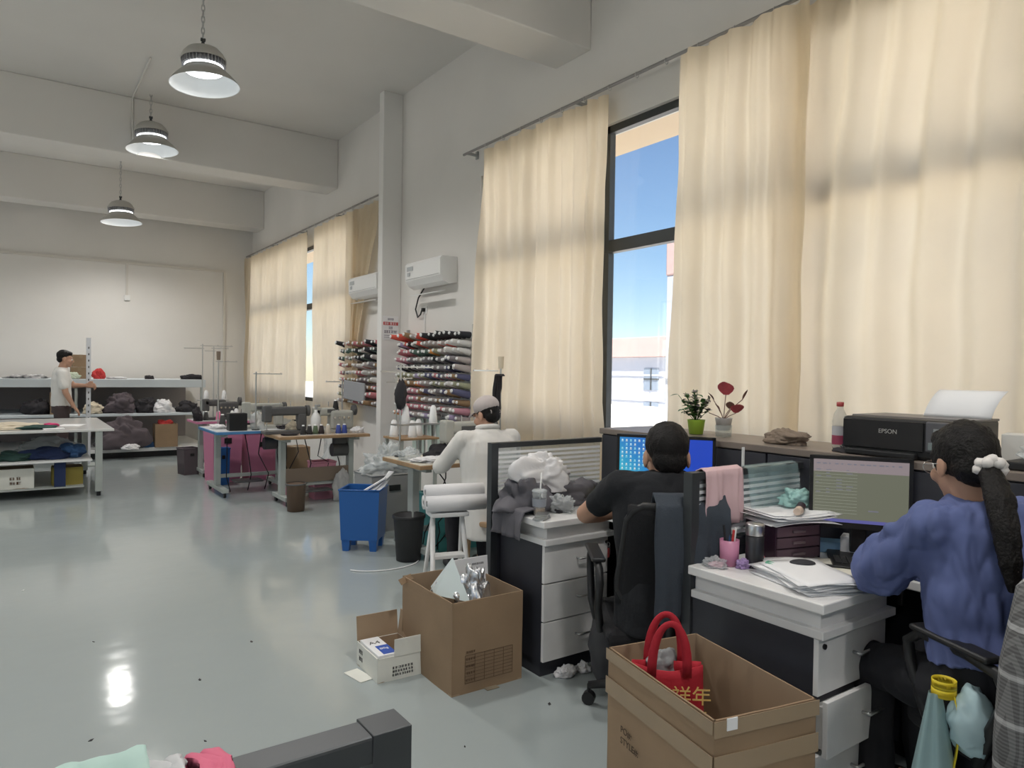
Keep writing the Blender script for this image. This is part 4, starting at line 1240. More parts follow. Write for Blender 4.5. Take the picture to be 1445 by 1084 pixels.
MB().lathe([(.001, .004), (.095, .004), (.120, .34), (.126, .345), (.126, .352), (.116, .352), (.091, .012), (.001, .012)], 28).build('body', mat('grey_black_plastic', (.035, .035, .037), .6), wb)
MB().lathe([(.1265, .33), (.1285, .335), (.1285, .352), (.124, .356)], 28).build('rim', M_black, wb)
tag(MB().tube([(2.30 + .33 * math.cos(a) * .9, 4.98 + .22 * math.sin(a), .006) for a in np.linspace(-2.8, .5, 14)], .005, 6).build('floor_cable', M_paper), 'pale cable curling on the floor around the black waste basket', 'cable')
# --- wood topped table
sewing_table('sewing_table', 2.28, 3.30, 7.48, 8.08, 'wood edged sewing table with dark thread cones in front of the thread racks', mat('wood_top', (.52, .42, .32), .4, var=.1), M_wood, panel=C_brown)
sewing_machine((3.00, 7.84, .76), 0, 'boxy pale overlock sewing machine at the end of the wood edged table', M_mach, 'over')
sewing_machine((2.46, 7.88, .76), 0, 'dark lean sewing machine on the wood edged table', M_mach2)
for k, (x, y, c, lb) in enumerate(((2.57, 7.60, (.03, .03, .03), 'black'), (2.64, 7.60, (.03, .03, .03), 'black'), (2.71, 7.61, (.10, .14, .08), 'olive green'), (2.78, 7.62, (.04, .03, .03), 'black'), (2.86, 7.63, (.55, .50, .42), 'beige'), (2.97, 7.60, (.05, .08, .30), 'blue'), (3.04, 7.60, (.05, .08, .30), 'blue'))):
    cone((x, y, .7605), c, lb + ' thread cone standing along the front of the wood edged table', lb + ' cones on the wood edged table', h=.11, r=.032)
bt = empty('spray_bottle', (2.78, 7.80, .7605), .4, 'white plastic bottle with a pump head on the wood edged table', 'bottle')
MB().lathe([(.001, 0), (.055, 0), (.06, .02), (.058, .17), (.03, .22), (.018, .235), (.018, .26), (.001, .26)], 22).build('body', M_white, bt)
MB().cyl((0, 0, .26), (0, 0, .30), .014).box(-.012, .06, -.01, .01, .295, .318, bev=.004).build('pump', M_grey, bt)
thread_stand((3.16, 7.98, .76), .60, 'thread stand with a black cone beside the overlock machine', arm=-.20, two=False, plate=.0)
cone((3.02, 7.82, 1.011), (.02, .02, .02), 'black thread cone on top of the overlock machine', h=.12)
heap('grey_scrap', (2.42, 7.62, .761), (.10, .07, .03), C_dark, 'dark scrap of cloth on the corner of the wood edged table', 'cloth', 12.0)
heap('clear_bag', (3.46, 7.78, 0.001), (.16, .18, .40), M_bag, 'tall clear plastic bag of scraps slumped beside the wood edged table', 'plastic bag', 15.0, rough=.4, fr=9)
bn = empty('waste_bin', (2.40, 7.30, 0), 0, 'small brown bin before the wood edged table', 'bin')
MB().lathe([(.001, .004), (.085, .004), (.10, .28), (.105, .285), (.097, .285), (.08, .012), (.001, .012)], 24).build('body', mat('brown_plastic', (.14, .09, .06), .6), bn)
MB().lathe([(.105, .275), (.109, .28), (.107, .292), (.10, .292)], 24).build('rim', M_mach2, bn)
# white tray stand with two cones in front of the racks
t = empty('cone_table', (3.40, 6.55, 0), 0, 'small side table with white thread cones below the thread rack', 'table')
MB().box(-.28, .16, -.20, .20, .78, .80, bev=.003).build('table_top', M_wood, t)
for sx in (-.25, .13):
    for sy in (-.17, .17): MB().box(sx - .015, sx + .015, sy - .015, sy + .015, 0, .78).build('leg', M_tgrey, t)
for k, (x, y) in enumerate(((3.18, 6.62), (3.32, 6.48), (3.46, 6.62))):
    cone((x, y, .801), (.80, .80, .80), 'white thread cone on the small side table below the rack', 'white cones on the side table', h=.17, r=.045)
# --- blue edged table
sewing_table('sewing_table', 1.84, 2.80, 8.35, 9.28, 'white topped sewing table with a blue edge, carrying a black box', mat('pale_top', (.68, .70, .71), .3), mat('blue_edge', (.07, .22, .44), .4))
tag(MB().box(-.10, .10, -.07, .07, 0, .20, bev=.008).box(-.08, .08, -.0715, -.07, .03, .17).build('control_box', M_black, loc=(2.10, 8.50, .7605)), 'black box standing on the blue edged table', 'box')
sewing_machine((2.46, 8.72, .76), 0, 'grey sewing machine under a clear cover on the blue edged table', M_mach)
heap('machine_cover', (2.34, 8.55, .761), (.09, .09, .22), M_bag, 'clear plastic cover crumpled beside the black box', 'plastic bag', 20.0, rough=.35, fr=12)
thread_stand((2.04, 9.16, .76), .82, 'thread stand with a brown top, on the blue edged table', arm=.22, two=False, top=C_brown)
thread_stand((2.30, 8.46, .76), .68, 'bent thread stand with a long arm over the blue edged table', arm=.30, two=False)
# --- rear machine group
sewing_table('sewing_table', 1.98, 3.05, 10.10, 10.75, 'low table crowded with thread cones in front of the pink bins', M_tgrey, M_pinkpl)
sewing_machine((2.36, 10.42, .76), 0, 'dark overlock machine under a forest of thread cones', M_mach2, 'over')
thread_stand((2.14, 10.55, .76), 1.05, 'tallest thread stand with a wide white arm above the pink bins', arm=.40, plate=.34)
thread_stand((2.30, 10.62, .76), 1.02, 'tall white thread post beside the tallest stand', arm=.2, plate=.0)
cl = ((.75, .75, .75), (.75, .75, .75), (.05, .05, .05), (.75, .22, .38), (.72, .74, .70), (.06, .05, .05), (.30, .32, .12))
for k, c in enumerate(cl):
    nm = ('white', 'white', 'black', 'pink', 'white', 'black', 'olive')[k]
    if k < 2: p = (2.19 + .24 * k, 10.55, 1.034)
    else: p = (2.13 + .17 * (k - 2), 10.26 + .04 * (k % 2), .7605)
    cone(p, c, nm + ' thread cone ' + ('on the tray of the tallest stand' if k < 2 else 'along the table before the pink bins'), nm + ' cones by the pink bins', h=.13, r=.036)
heap('dark_garment', (2.02, 10.24, .761), (.07, .08, .20), C_dark, 'dark garment bunched at the corner of the crowded rear table', 'garment', 31.0)
heap('clear_bag', (2.86, 10.22, .761), (.12, .08, .16), M_bag, 'clear bag crumpled on the crowded rear table', 'plastic bag', 32.0, rough=.6, fr=14)
def crate(loc, w, d, h, m, label, rz=0.0, name='storage_crate'):
    e = empty(name, loc, rz, label, 'crate')
    tap(MB(), w * .44, d * .44, w / 2, d / 2, 0, h, .008).build('body', m, e)
    MB().tube([(-w / 2, -d / 2, h), (w / 2, -d / 2, h), (w / 2, d / 2, h), (-w / 2, d / 2, h)], .010, 6, closed=True).build('rim', m, e)
    for s in (-1, 1): MB().box(-w * .12, w * .12, s * d * .5 - .004, s * d * .5 + .004, h * .72, h * .82).build('grip', M_black, e)
    return e
crate((2.24, 9.78, 0), .38, .40, .70, M_pinkpl, 'tall pink plastic bin behind the blue edged table', .1)
crate((2.70, 9.75, 0), .40, .40, .62, M_pinkpl, 'pink plastic bin next to the tall pink one')
crate((2.62, 8.05, 0), .22, .18, .30, M_pinkpl, 'low pink crate under the wood edged table', 0)
crate((2.90, 7.92, 0.0), .26, .22, .42, C_pink, 'faded pink crate under the wood edged table')
crate((2.16, 9.45, 0), .16, .14, .46, M_bluepl, 'narrow blue plastic bin under the blue edged table')
crate((1.98, 10.62, 0), .22, .26, .36, C_purple, 'dull purple bin beside the rear table', .2)
crate((3.05, 5.18, 0), .50, .34, .45, mat('teal_plastic', (.06, .28, .28), .4), 'teal plastic crate under the cream sewing table')
heap('white_bundle', (3.05, 7.68, .0005), (.12, .10, .34), mat('cloth_pale_grey', (.42, .42, .42), .9), 'pale grey bundle stuffed under the wood edged table', 'bundle', 41.0)

# ================================================================== thread racks on the wall
PAL_B = [((.62, .10, .07), 'red'), ((.03, .03, .035), 'black'), ((.50, .18, .20), 'rose'), ((.22, .20, .21), 'grey'), ((.33, .33, .22), 'olive'), ((.30, .19, .10), 'brown'), ((.55, .26, .31), 'pink'), ((.40, .35, .33), 'taupe'), ((.10, .16, .13), 'dark green'), ((.10, .10, .18), 'navy'), ((.62, .60, .57), 'off-white'), ((.75, .30, .08), 'orange'), ((.36, .30, .45), 'violet')]
def rack(y0, y1, z0, z1, rows, per, label, spot, pick, seed, Rs):
    e = empty('thread_rack', (XW, (y0 + y1) / 2, 0), 0, label, 'thread rack')
    h = (y1 - y0) / 2
    for s in (-1, 1): MB().box(-.035, -.002, s * h - .015, s * h + .015, z0 - .1, z1 + .05).build('upright', M_grey, e)
    dz = (z1 - z0) / rows
    pegs = None
    for r in range(rows):
        z = z0 + (r + .25) * dz
        MB().box(-.03, -.012, -h, h, z - .012, z + .008).build('rail', M_grey, e)
        n = per
        for k in range(n):
            y = y0 + (k + .5) * (y1 - y0) / n + Rs.uniform(-.006, .006)
            c, nm = pick(r, k, rows, n, Rs)
            if c is None: continue
            big = (r == rows - 1 or (r < rows - 1 and k < 3)) and Rs.random() < .4
            L = Rs.uniform(.14, .18) * (1.35 if big else 1)
            ra = .036 if not big else .042
            o = bpy.data.objects.new('thread_cone', cone_mesh(c, round(L, 2), ra))
            COL.objects.link(o)
            o.location = (XW - .043, y, z)
            o.rotation_euler = (Rs.uniform(-.07, .07), -PI / 2 + .16 + Rs.uniform(-.06, .06), 0)
            tag(o, '%s thread cone on the wall rack %s' % (nm, spot), 'thread cone', '%s cones on the rack %s' % (nm, spot))
    return e
rndr = random.Random(11)
def pickB(r, k, R, n, q):
    u = k / (n - 1)     # 0 at the curtain side, 1 at the pillar
    t = R - 1 - r       # 0 = top row
    if r == 0 and 3 < k < 7: return None, None
    if q.random() < .14: return q.choice(PAL_B)
    if t == 0: return PAL_B[0] if u > .58 else PAL_B[1]
    if t in (1, 2): return PAL_B[10] if u < .14 else (PAL_B[1] if u > .8 and t == 1 else (PAL_B[2] if u > .8 else q.choice((PAL_B[8], PAL_B[7], PAL_B[1], PAL_B[0]))))
    if t in (3, 4): return PAL_B[6] if u > .84 and t == 3 else q.choice((PAL_B[3], PAL_B[3], PAL_B[1], PAL_B[7], PAL_B[9]))
    if t == 5: return PAL_B[4] if u > .55 else q.choice((PAL_B[9], PAL_B[3], PAL_B[2]))
    if t == 6: return PAL_B[5] if u > .7 else q.choice((PAL_B[7], PAL_B[10], PAL_B[4]))
    if t in (7, 8): return PAL_B[6] if u > .68 else q.choice((PAL_B[5], PAL_B[9], PAL_B[7], PAL_B[3]))
    if t == 9: return q.choice((PAL_B[6], PAL_B[2], PAL_B[3], PAL_B[7]))
    return PAL_B[11] if u > .88 else q.choice((PAL_B[12], PAL_B[7], PAL_B[6]))
def pickA(r, k, R, n, q):
    t = R - 1 - r
    if t == 0: return q.choice((PAL_B[1], PAL_B[5], PAL_B[2], PAL_B[8]))
    if t in (1, 2): return q.choice((PAL_B[8], PAL_B[8], PAL_B[7], PAL_B[1]))
    return q.choice((PAL_B[7], PAL_B[5], PAL_B[3], PAL_B[10], PAL_B[2], PAL_B[4], PAL_B[7]))
rack(6.38, 7.92, .93, 1.93, 11, 17, 'wide wall rack full of coloured thread cones beside the curtain', 'between pillar and large window', pickB, 1, rndr)
rack(8.46, 9.80, 1.0, 1.90, 9, 12, 'narrower wall rack of mostly brown and green cones below the air conditioner', 'below the air conditioner', pickA, 2, rndr)
for k in range(7):
    y = 6.52 + k * .2
    tag(drape([(-.01, 0), (0, .012), (.01, 0), (.02, -.2), (.025, -.42)], .10, axis='Y', amp=.008, seed=k * 1.3, waves=2).build('hanging_thread', mat('pale_green_yarn', (.50, .58, .53), .9), loc=(3.955, y, .925)), 'pale green hank of yarn hanging under the wide thread rack', 'yarn', 'yarn hanks under the rack')
tag(MB().box(-.012, .012, -.36, .36, -.13, .13, bev=.01, M=Matrix.Rotation(.05, 4, 'X')).build('padded_pouch', mat('grey_pouch', (.33, .34, .36), .8), loc=(3.78, 9.12, 1.19)), 'flat grey pouch hung in front of the narrower thread rack', 'pouch')
# ================================================================== wall units
def air_con(y0, y1, z0, z1, label, open_=.3):
    e = empty('air_conditioner', (XW, (y0 + y1) / 2, z0), 0, label, 'air conditioner')
    h = (y1 - y0) / 2; H = z1 - z0
    prof = [(0, 0.02), (-.10, 0.0), (-.17, .03), (-.215, .09), (-.22, H - .03), (-.20, H), (0, H)]
    mb = MB()
    vs = [(x, s * h, z) for s in (-1, 1) for x, z in prof]
    n = len(prof)
    mb.add(vs, [tuple(range(n)), tuple(range(2 * n - 1, n - 1, -1))] + [(i, i + n, (i + 1) % n + n, (i + 1) % n) for i in range(n)])
    mb.build('casing', mat('ac_white', (.80, .80, .79), .35), e)
    MB().box(-.19, -.10, -h + .05, h - .05, 0, .012, M=Matrix.Translation((.01, 0, .005)) @ Matrix.Rotation(.35, 4, 'Y')).build('air_outlet', M_black, e)
    MB().box(-.205, -.13, -h + .04, h - .04, 0, .006, M=Matrix.Translation((-.0, 0, -.03)) @ Matrix.Rotation(-open_, 4, 'Y')).build('louvre', M_white, e)
    MB().box(-.2225, -.2195, -h + .03, h - .03, .105, .108).build('panel_seam', M_grey, e)
    MB().box(-.2225, -.2205, h - .20, h - .05, H - .10, H - .05).box(-.2225, -.2205, h - .13, h - .06, H - .16, H - .115).build('sticker', mat('ac_sticker', (.45, .47, .48), .5), e)
    return e
air_con(6.78, 7.62, 2.44, 2.74, 'white air conditioner with a black cord, on the wall right above the wide thread rack'.replace('right ', ''))
air_con(8.44, 9.36, 2.44, 2.74, 'white air conditioner with its louvre open, beside the unlit curtain tail', .1)
tag(MB().tube([(3.93, 7.42, 2.45), (3.95, 7.60, 2.35), (3.965, 7.70, 2.22), (3.965, 7.64, 2.12), (3.96, 7.56, 2.15), (3.96, 7.53, 2.20)], .009, 7).build('hanging_cable', M_black), 'black power cable looping down from the air conditioner', 'cable')
so = empty('wall_socket', (XW, 7.51, 2.2), 0, 'white socket with a black plug on the wall below the air conditioner', 'socket')
MB().box(-.012, 0, -.045, .045, -.045, .045, bev=.004).build('plate', M_white, so)
MB().box(-.05, -.012, -.022, .022, -.02, .025, bev=.008).build('plug', M_black, so)
MB().box(-.015, 0, -.012, .012, -.30, -.045).build('trunking', M_white, so)
sg = empty('wall_sign', (3.86, 8.169, 1.86), 0, 'white notice with a red band and dark lettering on the pillar', 'sign')
MB().box(-.105, .105, -.004, -.0005, 0, .30).build('board', M_paper, sg)
MB().box(-.10, .10, -.0055, -.004, .185, .225).build('red_band', mat('sign_red', (.55, .06, .06), .6), sg)
g1 = MB(); g2 = MB(); rq = random.Random(4)
glyphs(g1, -.045, .245, .09, .028, 4, None, rq, -.0045); glyphs(g1, -.03, .135, .06, .034, 2, None, rq, -.0045); glyphs(g1, -.09, .085, .18, .034, 6, None, rq, -.0045); g1.box(-.09, .09, -.005, -.004, .055, .06).box(-.09, .09, -.005, -.004, .03, .034)
glyphs(g2, -.09, .19, .18, .03, 5, None, rq, -.006)
g1.build('lettering', mat('sign_ink', (.08, .07, .12), .7), sg); g2.build('band_lettering', M_paper, sg)

# ================================================================== cutting table, shelves at the back
lt = empty('cutting_table', (-.55, 10.3, 0), 0, 'large white cutting table with a shelf underneath', 'table')
MB().box(-1.6, 1.49, -1.02, 1.10, .735, .762, bev=.004).build('table_top', mat('table_white', (.70, .70, .68), .16), lt)
for x in (-1.5, 0, 1.34):
    for y in (-.98, 1.0):
        l = MB().box(x - .035, x + .035, y - .03, y + .03, .05, .735, bev=.003).build('leg', M_tgrey, lt)
        MB().cyl((x, y, 0), (x, y, .05), .022).build('foot', M_black, l)
MB().box(-1.5, 1.28, -.95, .7, .395, .415, bev=.003).build('shelf', M_white, lt)
MB().box(-1.5, 1.20, -.92, .6, .10, .115).build('shelf', M_tgrey, lt)
G_lt = None
heap('folded_fabric', (-.02, 9.65, .763), (.30, .20, .08), C_cream, 'cream printed cloth lying on the cutting table', 'cloth', 51.0, rough=.3)
heap('folded_fabric', (.16, 9.55, .763), (.26, .12, .05), C_green, 'dark green cloth beneath the printed cloth on the cutting table', 'cloth', 52.0, rough=.3)
heap('folded_fabric', (.34, 9.85, .763), (.10, .09, .05), mat('cloth_magenta', (.55, .04, .16), .8), 'magenta scrap on the cutting table', 'cloth', 53.0)
tag(MB().box(-.10, .10, -.05, .05, 0, .012, bev=.002).build('pattern_card', M_paper, loc=(.36, 9.42, .763), rz=.1), 'small white card at the front of the cutting table', 'card')
tag(MB().box(-.12, .12, -.16, .16, 0, .006, bev=.001).build('paper_sheet', M_paper, loc=(.56, 9.95, .763), rz=-.3), 'white paper sheet on the cutting table beside the magenta scrap', 'paper')
for k, (x, y, s, m, lb) in enumerate(((.30, 9.62, (.24, .18, .15), C_navy, 'navy blue folded cloth on the cutting table shelf'), (.55, 9.70, (.16, .2, .17), C_blue, 'bright blue cloth on the cutting table shelf'), (.02, 9.60, (.22, .18, .12), C_green, 'dark green cloth on the cutting table shelf'))):
    heap('shelf_fabric', (x, y, .416), s, m, lb, 'cloth', 60 + k, rough=.25)
heap('clear_bag', (.30, 9.95, .416), (.35, .2, .24), M_bag, 'large clear plastic bag on the cutting table shelf', 'plastic bag', 66.0, rough=.5, fr=9)
cw_ = open_box('low_carton', (-.05, 9.62, .116), 0, .46, .34, .22, 'white printed carton under the cutting table', mo=M_wcard)
gm = MB(); glyphs(gm, .0, .05, .12, .03, 2, None, random.Random(8), -.1805); glyphs(gm, .0, .10, .12, .03, 2, None, random.Random(9), -.1805); gm.build('print', mat('brown_print', (.12, .06, .03), .8), cw_)
open_box('low_carton', (.50, 9.66, .116), 0, .30, .30, .20, 'brown carton with yellow cloth under the cutting table', mo=mat('yellow_card', (.36, .29, .07), .85))
tag(MB().box(-.055, .055, -.02, .02, 0, .28, bev=.004).build('fabric_board', C_navy, loc=(.42, 9.42, .116)), 'navy upright board under the cutting table', 'board')
# back shelving (three levels) and what lies on it
bs = empty('back_shelf', (1.0, 13.7, 0), 0, 'long white shelving against the back wall with a pale blue upper ledge', 'shelf')
M_ledge = mat('ledge_blue_white', (.62, .67, .70), .45)
for z0, z1, y0, m in ((.10, .16, -.80, M_white), (.68, .72, -.80, M_ledge), (1.14, 1.27, -.55, M_ledge)):
    MB().box(-4, 1.72, y0, 1.2, z0, z1, bev=.004).build('shelf_board', m, bs)
MB().box(-4, 1.72, 1.2, 1.25, 0, 1.14).build('back_panel', mat('back_panel_mauve', (.40, .37, .38), .8), bs)
for x in (-3.9, -2, -.2, 1.67):
    MB().box(x - .02, x + .02, -.5, -.46, .0, 1.14).build('upright', M_tgrey, bs)
MB().box(-4, 1.72, -.72, 1.2, 0, .10).build('plinth', M_black, bs)
items = [((1.42, 13.15, .721), (.26, .22, .34), C_purple, 'dark purple garment heap on the middle back shelf, biggest of the heaps', 'garment'),
         ((1.78, 13.15, .721), (.18, .2, .26), C_dark, 'dark brown garment heap next to the purple heap on the back shelf', 'garment'),
         ((2.05, 13.1, .721), (.18, .15, .22), C_white, 'white garment heap on the middle back shelf', 'garment'),
         ((2.40, 13.15, .721), (.18, .15, .20), C_dark, 'black and white garments at the end of the middle back shelf', 'garment'),
         ((1.02, 13.1, .721), (.16, .14, .20), C_cream, 'beige cloth heap beside the standing person on the back shelf', 'cloth'),
         ((1.42, 12.90, .161), (.40, .20, .52), C_purple, 'large dark garment pile filling the bottom back shelf', 'garment'),
         ((1.76, 12.98, .161), (.16, .12, .14), C_blue, 'blue cloth at the foot of the dark garment pile', 'cloth'),
         ((1.52, 12.72, .161), (.14, .07, .09), C_white, 'white cloth before the dark garment pile', 'cloth'),
         ((.30, 13.2, .721), (.20, .18, .26), C_dark, 'black plastic-wrapped bundle behind the standing person', 'bundle'),
         ((1.40, 13.6, 1.271), (.18, .12, .04), C_white, 'flat white cloth on the upper ledge', 'cloth'),
         ((1.90, 13.6, 1.271), (.08, .08, .07), C_dark, 'small black pouch on the upper ledge', 'pouch'),
         ((2.55, 13.5, 1.271), (.20, .12, .09), C_dark, 'black cloth with a dangling strap at the end of the upper ledge', 'cloth'),
         ((.15, 13.6, 1.271), (.32, .14, .07), mat('cloth_bw', (.45, .44, .44), .9, var=.9, vscale=14), 'black and white cloth on the upper ledge behind the standing person', 'cloth'),
         ((1.14, 13.5, 1.271), (.10, .10, .20), C_red, 'red hat-shaped cloth on the upper ledge beside the cartons', 'cloth'),
         ((.72, 13.4, 1.271), (.14, .10, .12), mat('cloth_pale_green', (.50, .56, .44), .9), 'pale green cloth bundle on the upper ledge by the cartons', 'cloth')]
for k, (p, s, m, lb, ct) in enumerate(items):
    heap('cloth_heap', p, s, m, lb, ct, 70 + k * 3.3, rough=.45, fr=9)
def closed_carton(loc, d, label, rz=0, m=None):
    e = empty('carton', loc, rz, label, 'box')
    MB().box(-d[0] / 2, d[0] / 2, -d[1] / 2, d[1] / 2, 0, d[2], bev=.004).build('body', m or M_card, e)
    MB().box(-.025, .025, -d[1] / 2 - .001, d[1] / 2 + .001, d[2] * .7, d[2] + .001).build('tape', M_tape, e)
    return e
closed_carton((.86, 13.55, 1.271), (.24, .22, .19), 'small brown carton at the bottom of the stack on the upper ledge')
closed_carton((.87, 13.55, 1.463), (.23, .22, .20), 'small brown carton on top of the stack on the upper ledge', .1)
closed_carton((.55, 13.15, .721), (.20, .25, .34), 'upright brown carton behind the standing person', 0)
open_box('open_carton', (2.06, 12.98, .161), 0, .34, .26, .38, 'brown carton with a white base on the bottom back shelf')
heap('cloth_heap', (2.06, 12.98, .48), (.12, .10, .14), C_red, 'red and white cloth stuffed in the carton on the bottom shelf', 'cloth', 95.0)
tag(MB().lathe([(.001, 0), (.03, 0), (.03, .14), (.018, .17), (.018, .20), (.001, .20)], 14).build('lotion_bottle', M_cream if 'M_cream' in globals() else C_cream, loc=(.985, 13.34, 1.271)), 'pale bottle beside the small cartons on the upper ledge', 'bottle')
ps = empty('upright_post', (.90, 12.25, 0), 0, 'white slotted upright post held by the standing person', 'post')
MB().box(-.03, .03, -.02, .02, .02, 1.90, bev=.003).build('post', mat('post_white', (.66, .68, .72), .4), ps)
MB().box(-.10, .10, -.20, .20, 0, .02, bev=.003).build('base_plate', M_tgrey, ps)
for k in range(14): MB().box(-.008, .008, -.0215, -.0195, .5 + k * .095, .53 + k * .095).build('slot', M_mach2, ps)

# ------------------------------------------------------------------ clutter of the workshop
crate((2.86, 6.12, 0), .46, .40, .52, mat('crate_grey', (.30, .30, .30), .6), 'grey plastic crate under a mound of white bags behind the blue bin')
heap('white_bag_mound', (2.86, 6.12, .50), (.24, .20, .28), M_bag, 'mound of crumpled white plastic bags on the grey crate', 'plastic bag', 201.0, rough=.8, fr=12)
heap('white_bag_mound', (2.62, 5.86, .0005), (.12, .12, .30), M_bag, 'white plastic bag slumped on the floor by the grey crate', 'plastic bag', 203.0, rough=.8, fr=12)
closed_carton((2.62, 9.08, .7605), (.26, .22, .16), 'beige carton at the rear of the blue edged table', .1, mat('beige_card', (.48, .40, .30), .85))
closed_carton((2.96, 9.12, 0), (.34, .30, .48), 'brown carton on the floor behind the blue edged table', 0)
for k, (x, y, s_, m, lb) in enumerate(((2.66, 8.50, (.11, .08, .06), C_dark, 'dark cloth strip at the corner of the blue edged table'), (1.98, 8.85, (.10, .12, .05), C_white, 'white cloth on the blue edged table beside the black box'), (2.58, 7.95, (.10, .07, .14), C_cream, 'cream cloth bunched behind the dark cones'), (3.20, 7.62, (.08, .07, .07), C_white, 'white cloth scrap at the end of the wood edged table'))):
    heap('cloth_scrap', (x, y, .761), s_, m, lb, 'cloth', 210 + k, rough=.7)
heap('white_bag_mound', (3.42, 8.85, .0005), (.20, .22, .85), M_bag, 'tall clear bag of scraps under the narrower thread rack', 'plastic bag', 221.0, rough=.5, fr=10)
heap('white_bag_mound', (3.30, 6.95, .0005), (.22, .20, .70), M_bag, 'tall clear bag standing under the wide thread rack', 'plastic bag', 224.0, rough=.5, fr=10)
thread_stand((3.24, 6.70, .80), .62, 'thread stand with two arms on the small side table', arm=.18)
for k, (x, y, c, nm) in enumerate(((2.52, 10.24, (.75, .75, .75), 'white'), (2.62, 10.28, (.05, .05, .05), 'black'), (2.70, 10.22, (.5, .47, .4), 'beige'), (2.20, 8.92, (.75, .75, .75), 'white'), (2.30, 9.0, (.75, .75, .75), 'white'), (2.06, 9.02, (.05, .05, .05), 'black'))):
    cone((x, y, .7605), c, nm + (' thread cone along the far end of the crowded rear table' if k < 3 else ' thread cone behind the machine on the blue edged table'), nm + (' cones on the rear table' if k < 3 else ' cones on the blue edged table'), h=.16, r=.04)
ic = empty('iron_stand', (2.86, 8.62, .7605), 0, 'small dark steam iron standing on the blue edged table', 'iron')
MB().add([(-.09, -.04, 0), (.10, 0, 0), (-.09, .04, 0), (-.09, -.035, .04), (.07, 0, .03), (-.09, .035, .04)], [(0, 2, 1), (3, 4, 5), (0, 1, 4, 3), (1, 2, 5, 4), (2, 0, 3, 5)]).build('body', M_mach2, ic)
MB().tube([(-.08, 0, .04), (-.08, 0, .09), (.03, 0, .09), (.045, 0, .035)], .010, 8).build('handle', M_black, ic)
for k in range(5):
    x = 2.05 + .2 * k
    q = [(x, 8.75, .72), (x + .05 * math.sin(k * 2), 8.74, .45), (x + .1 * math.sin(k), 8.76, .2), (x + .05, 8.78, .01)]
    tag(MB().tube(q, .006, 6).build('power_cable', M_black), 'black cable hanging under the blue edged table', 'cable', 'cables under the blue edged table')
for k in range(4):
    x = 2.45 + .2 * k
    q = [(x, 7.80, .72), (x + .06 * math.sin(k * 2), 7.79, .5), (x + .1 * math.sin(k), 7.81, .42), (x + .05, 7.83, .23)]
    tag(MB().tube(q, .006, 6).build('power_cable', M_black), 'black cable hanging under the wood edged table', 'cable', 'cables under the wood edged table')
# ================================================================== on and around the desks
ZD = .7655
heap('grey_garment', (2.17, 2.94, ZD), (.17, .12, .20), C_grey, 'dark grey garments piled at the outer end of the desk', 'garment', 101.0, rough=.6)
heap('grey_garment', (2.44, 2.95, ZD), (.20, .10, .14), C_grey, 'dark grey garment with a trailing sleeve beside the clear bag', 'garment', 104.0, rough=.7)
heap('white_garment', (2.27, 2.955, .85), (.18, .10, .22), C_white, 'white garments heaped on top of the dark grey pile', 'garment', 107.0, rough=.6, fr=9)
tag(drape([(.13, .775), (.05, .80), (-.012, .79), (-.030, .74), (-.036, .655)], .24, axis='Y', amp=.010, waves=2, seed=5.0).build('grey_garment', C_grey, loc=(2.05, 2.90, 0), solid=.008), 'dark grey garment hanging over the outer desk edge', 'garment')
heap('clear_bag', (2.29, 2.80, ZD), (.085, .07, .095), M_bag, 'crumpled clear bag of dark cloth beside the drink cup', 'plastic bag', 110.0, rough=.5, fr=10)
heap('wrapped_cloth', (2.29, 2.80, ZD), (.06, .05, .06), C_dark, 'dark cloth wrapped inside the crumpled clear bag', 'cloth', 111.0)
cp_ = empty('drink_cup', (2.135, 2.79, ZD), 0, 'clear plastic drink cup with a straw and a little milk tea', 'cup')
MB().lathe([(.001, .002), (.028, .002), (.037, .115), (.039, .118), (.037, .118), (.026, .005), (.001, .005)], 22).build('cup', M_clear, cp_)
MB().lathe([(.001, .006), (.026, .006), (.029, .035), (.001, .035)], 20).build('drink', mat('milk_tea', (.42, .30, .20), .3), cp_)
MB().lathe([(.0385, .117), (.0385, .124), (.03, .130), (.001, .131)], 22).build('lid', M_bag, cp_)
MB().tube([(.0, 0, .03), (.006, 0, .13), (.012, 0, .21)], .004, 8).build('straw', M_white, cp_)
MB().lathe([(.0335, .045), (.0362, .085)], 22).build('printed_sleeve', mat('cup_print', (.30, .32, .36), .6), cp_)
tag(MB().lathe([(.001, 0), (.03, 0), (.042, .05), (.044, .05), (.032, .0), (.001, .003)], 20).build('paper_bowl', M_paper, loc=(2.61, 2.96, ZD)), 'small white bowl by the striped screen', 'bowl')
heap('yellow_scrap', (2.62, 2.87, ZD), (.05, .04, .03), mat('yellow_cloth', (.70, .68, .06), .8), 'bright yellow scrap next to the white bowl', 'cloth', 117.0)
for k in range(4):
    tag(MB().box(-.045, .045, -.03, .03, 0, .006, bev=.002).build('steel_ruler_block', M_steel, loc=(2.085 + .004 * k, 2.705 + .003 * k, ZD + .0065 * k), rz=.5 + .1 * k), 'thin silver slab in the small stack at the desk corner', 'slab', 'silver slabs stacked on the desk')
tag(MB().box(-.075, .075, -.22, .22, 0, .018, bev=.004).build('keyboard_slab', M_black, loc=(2.565, 2.30, ZD), rz=math.radians(-35) + PI / 2 - PI / 2), 'black keyboard before the blue screen', 'keyboard')
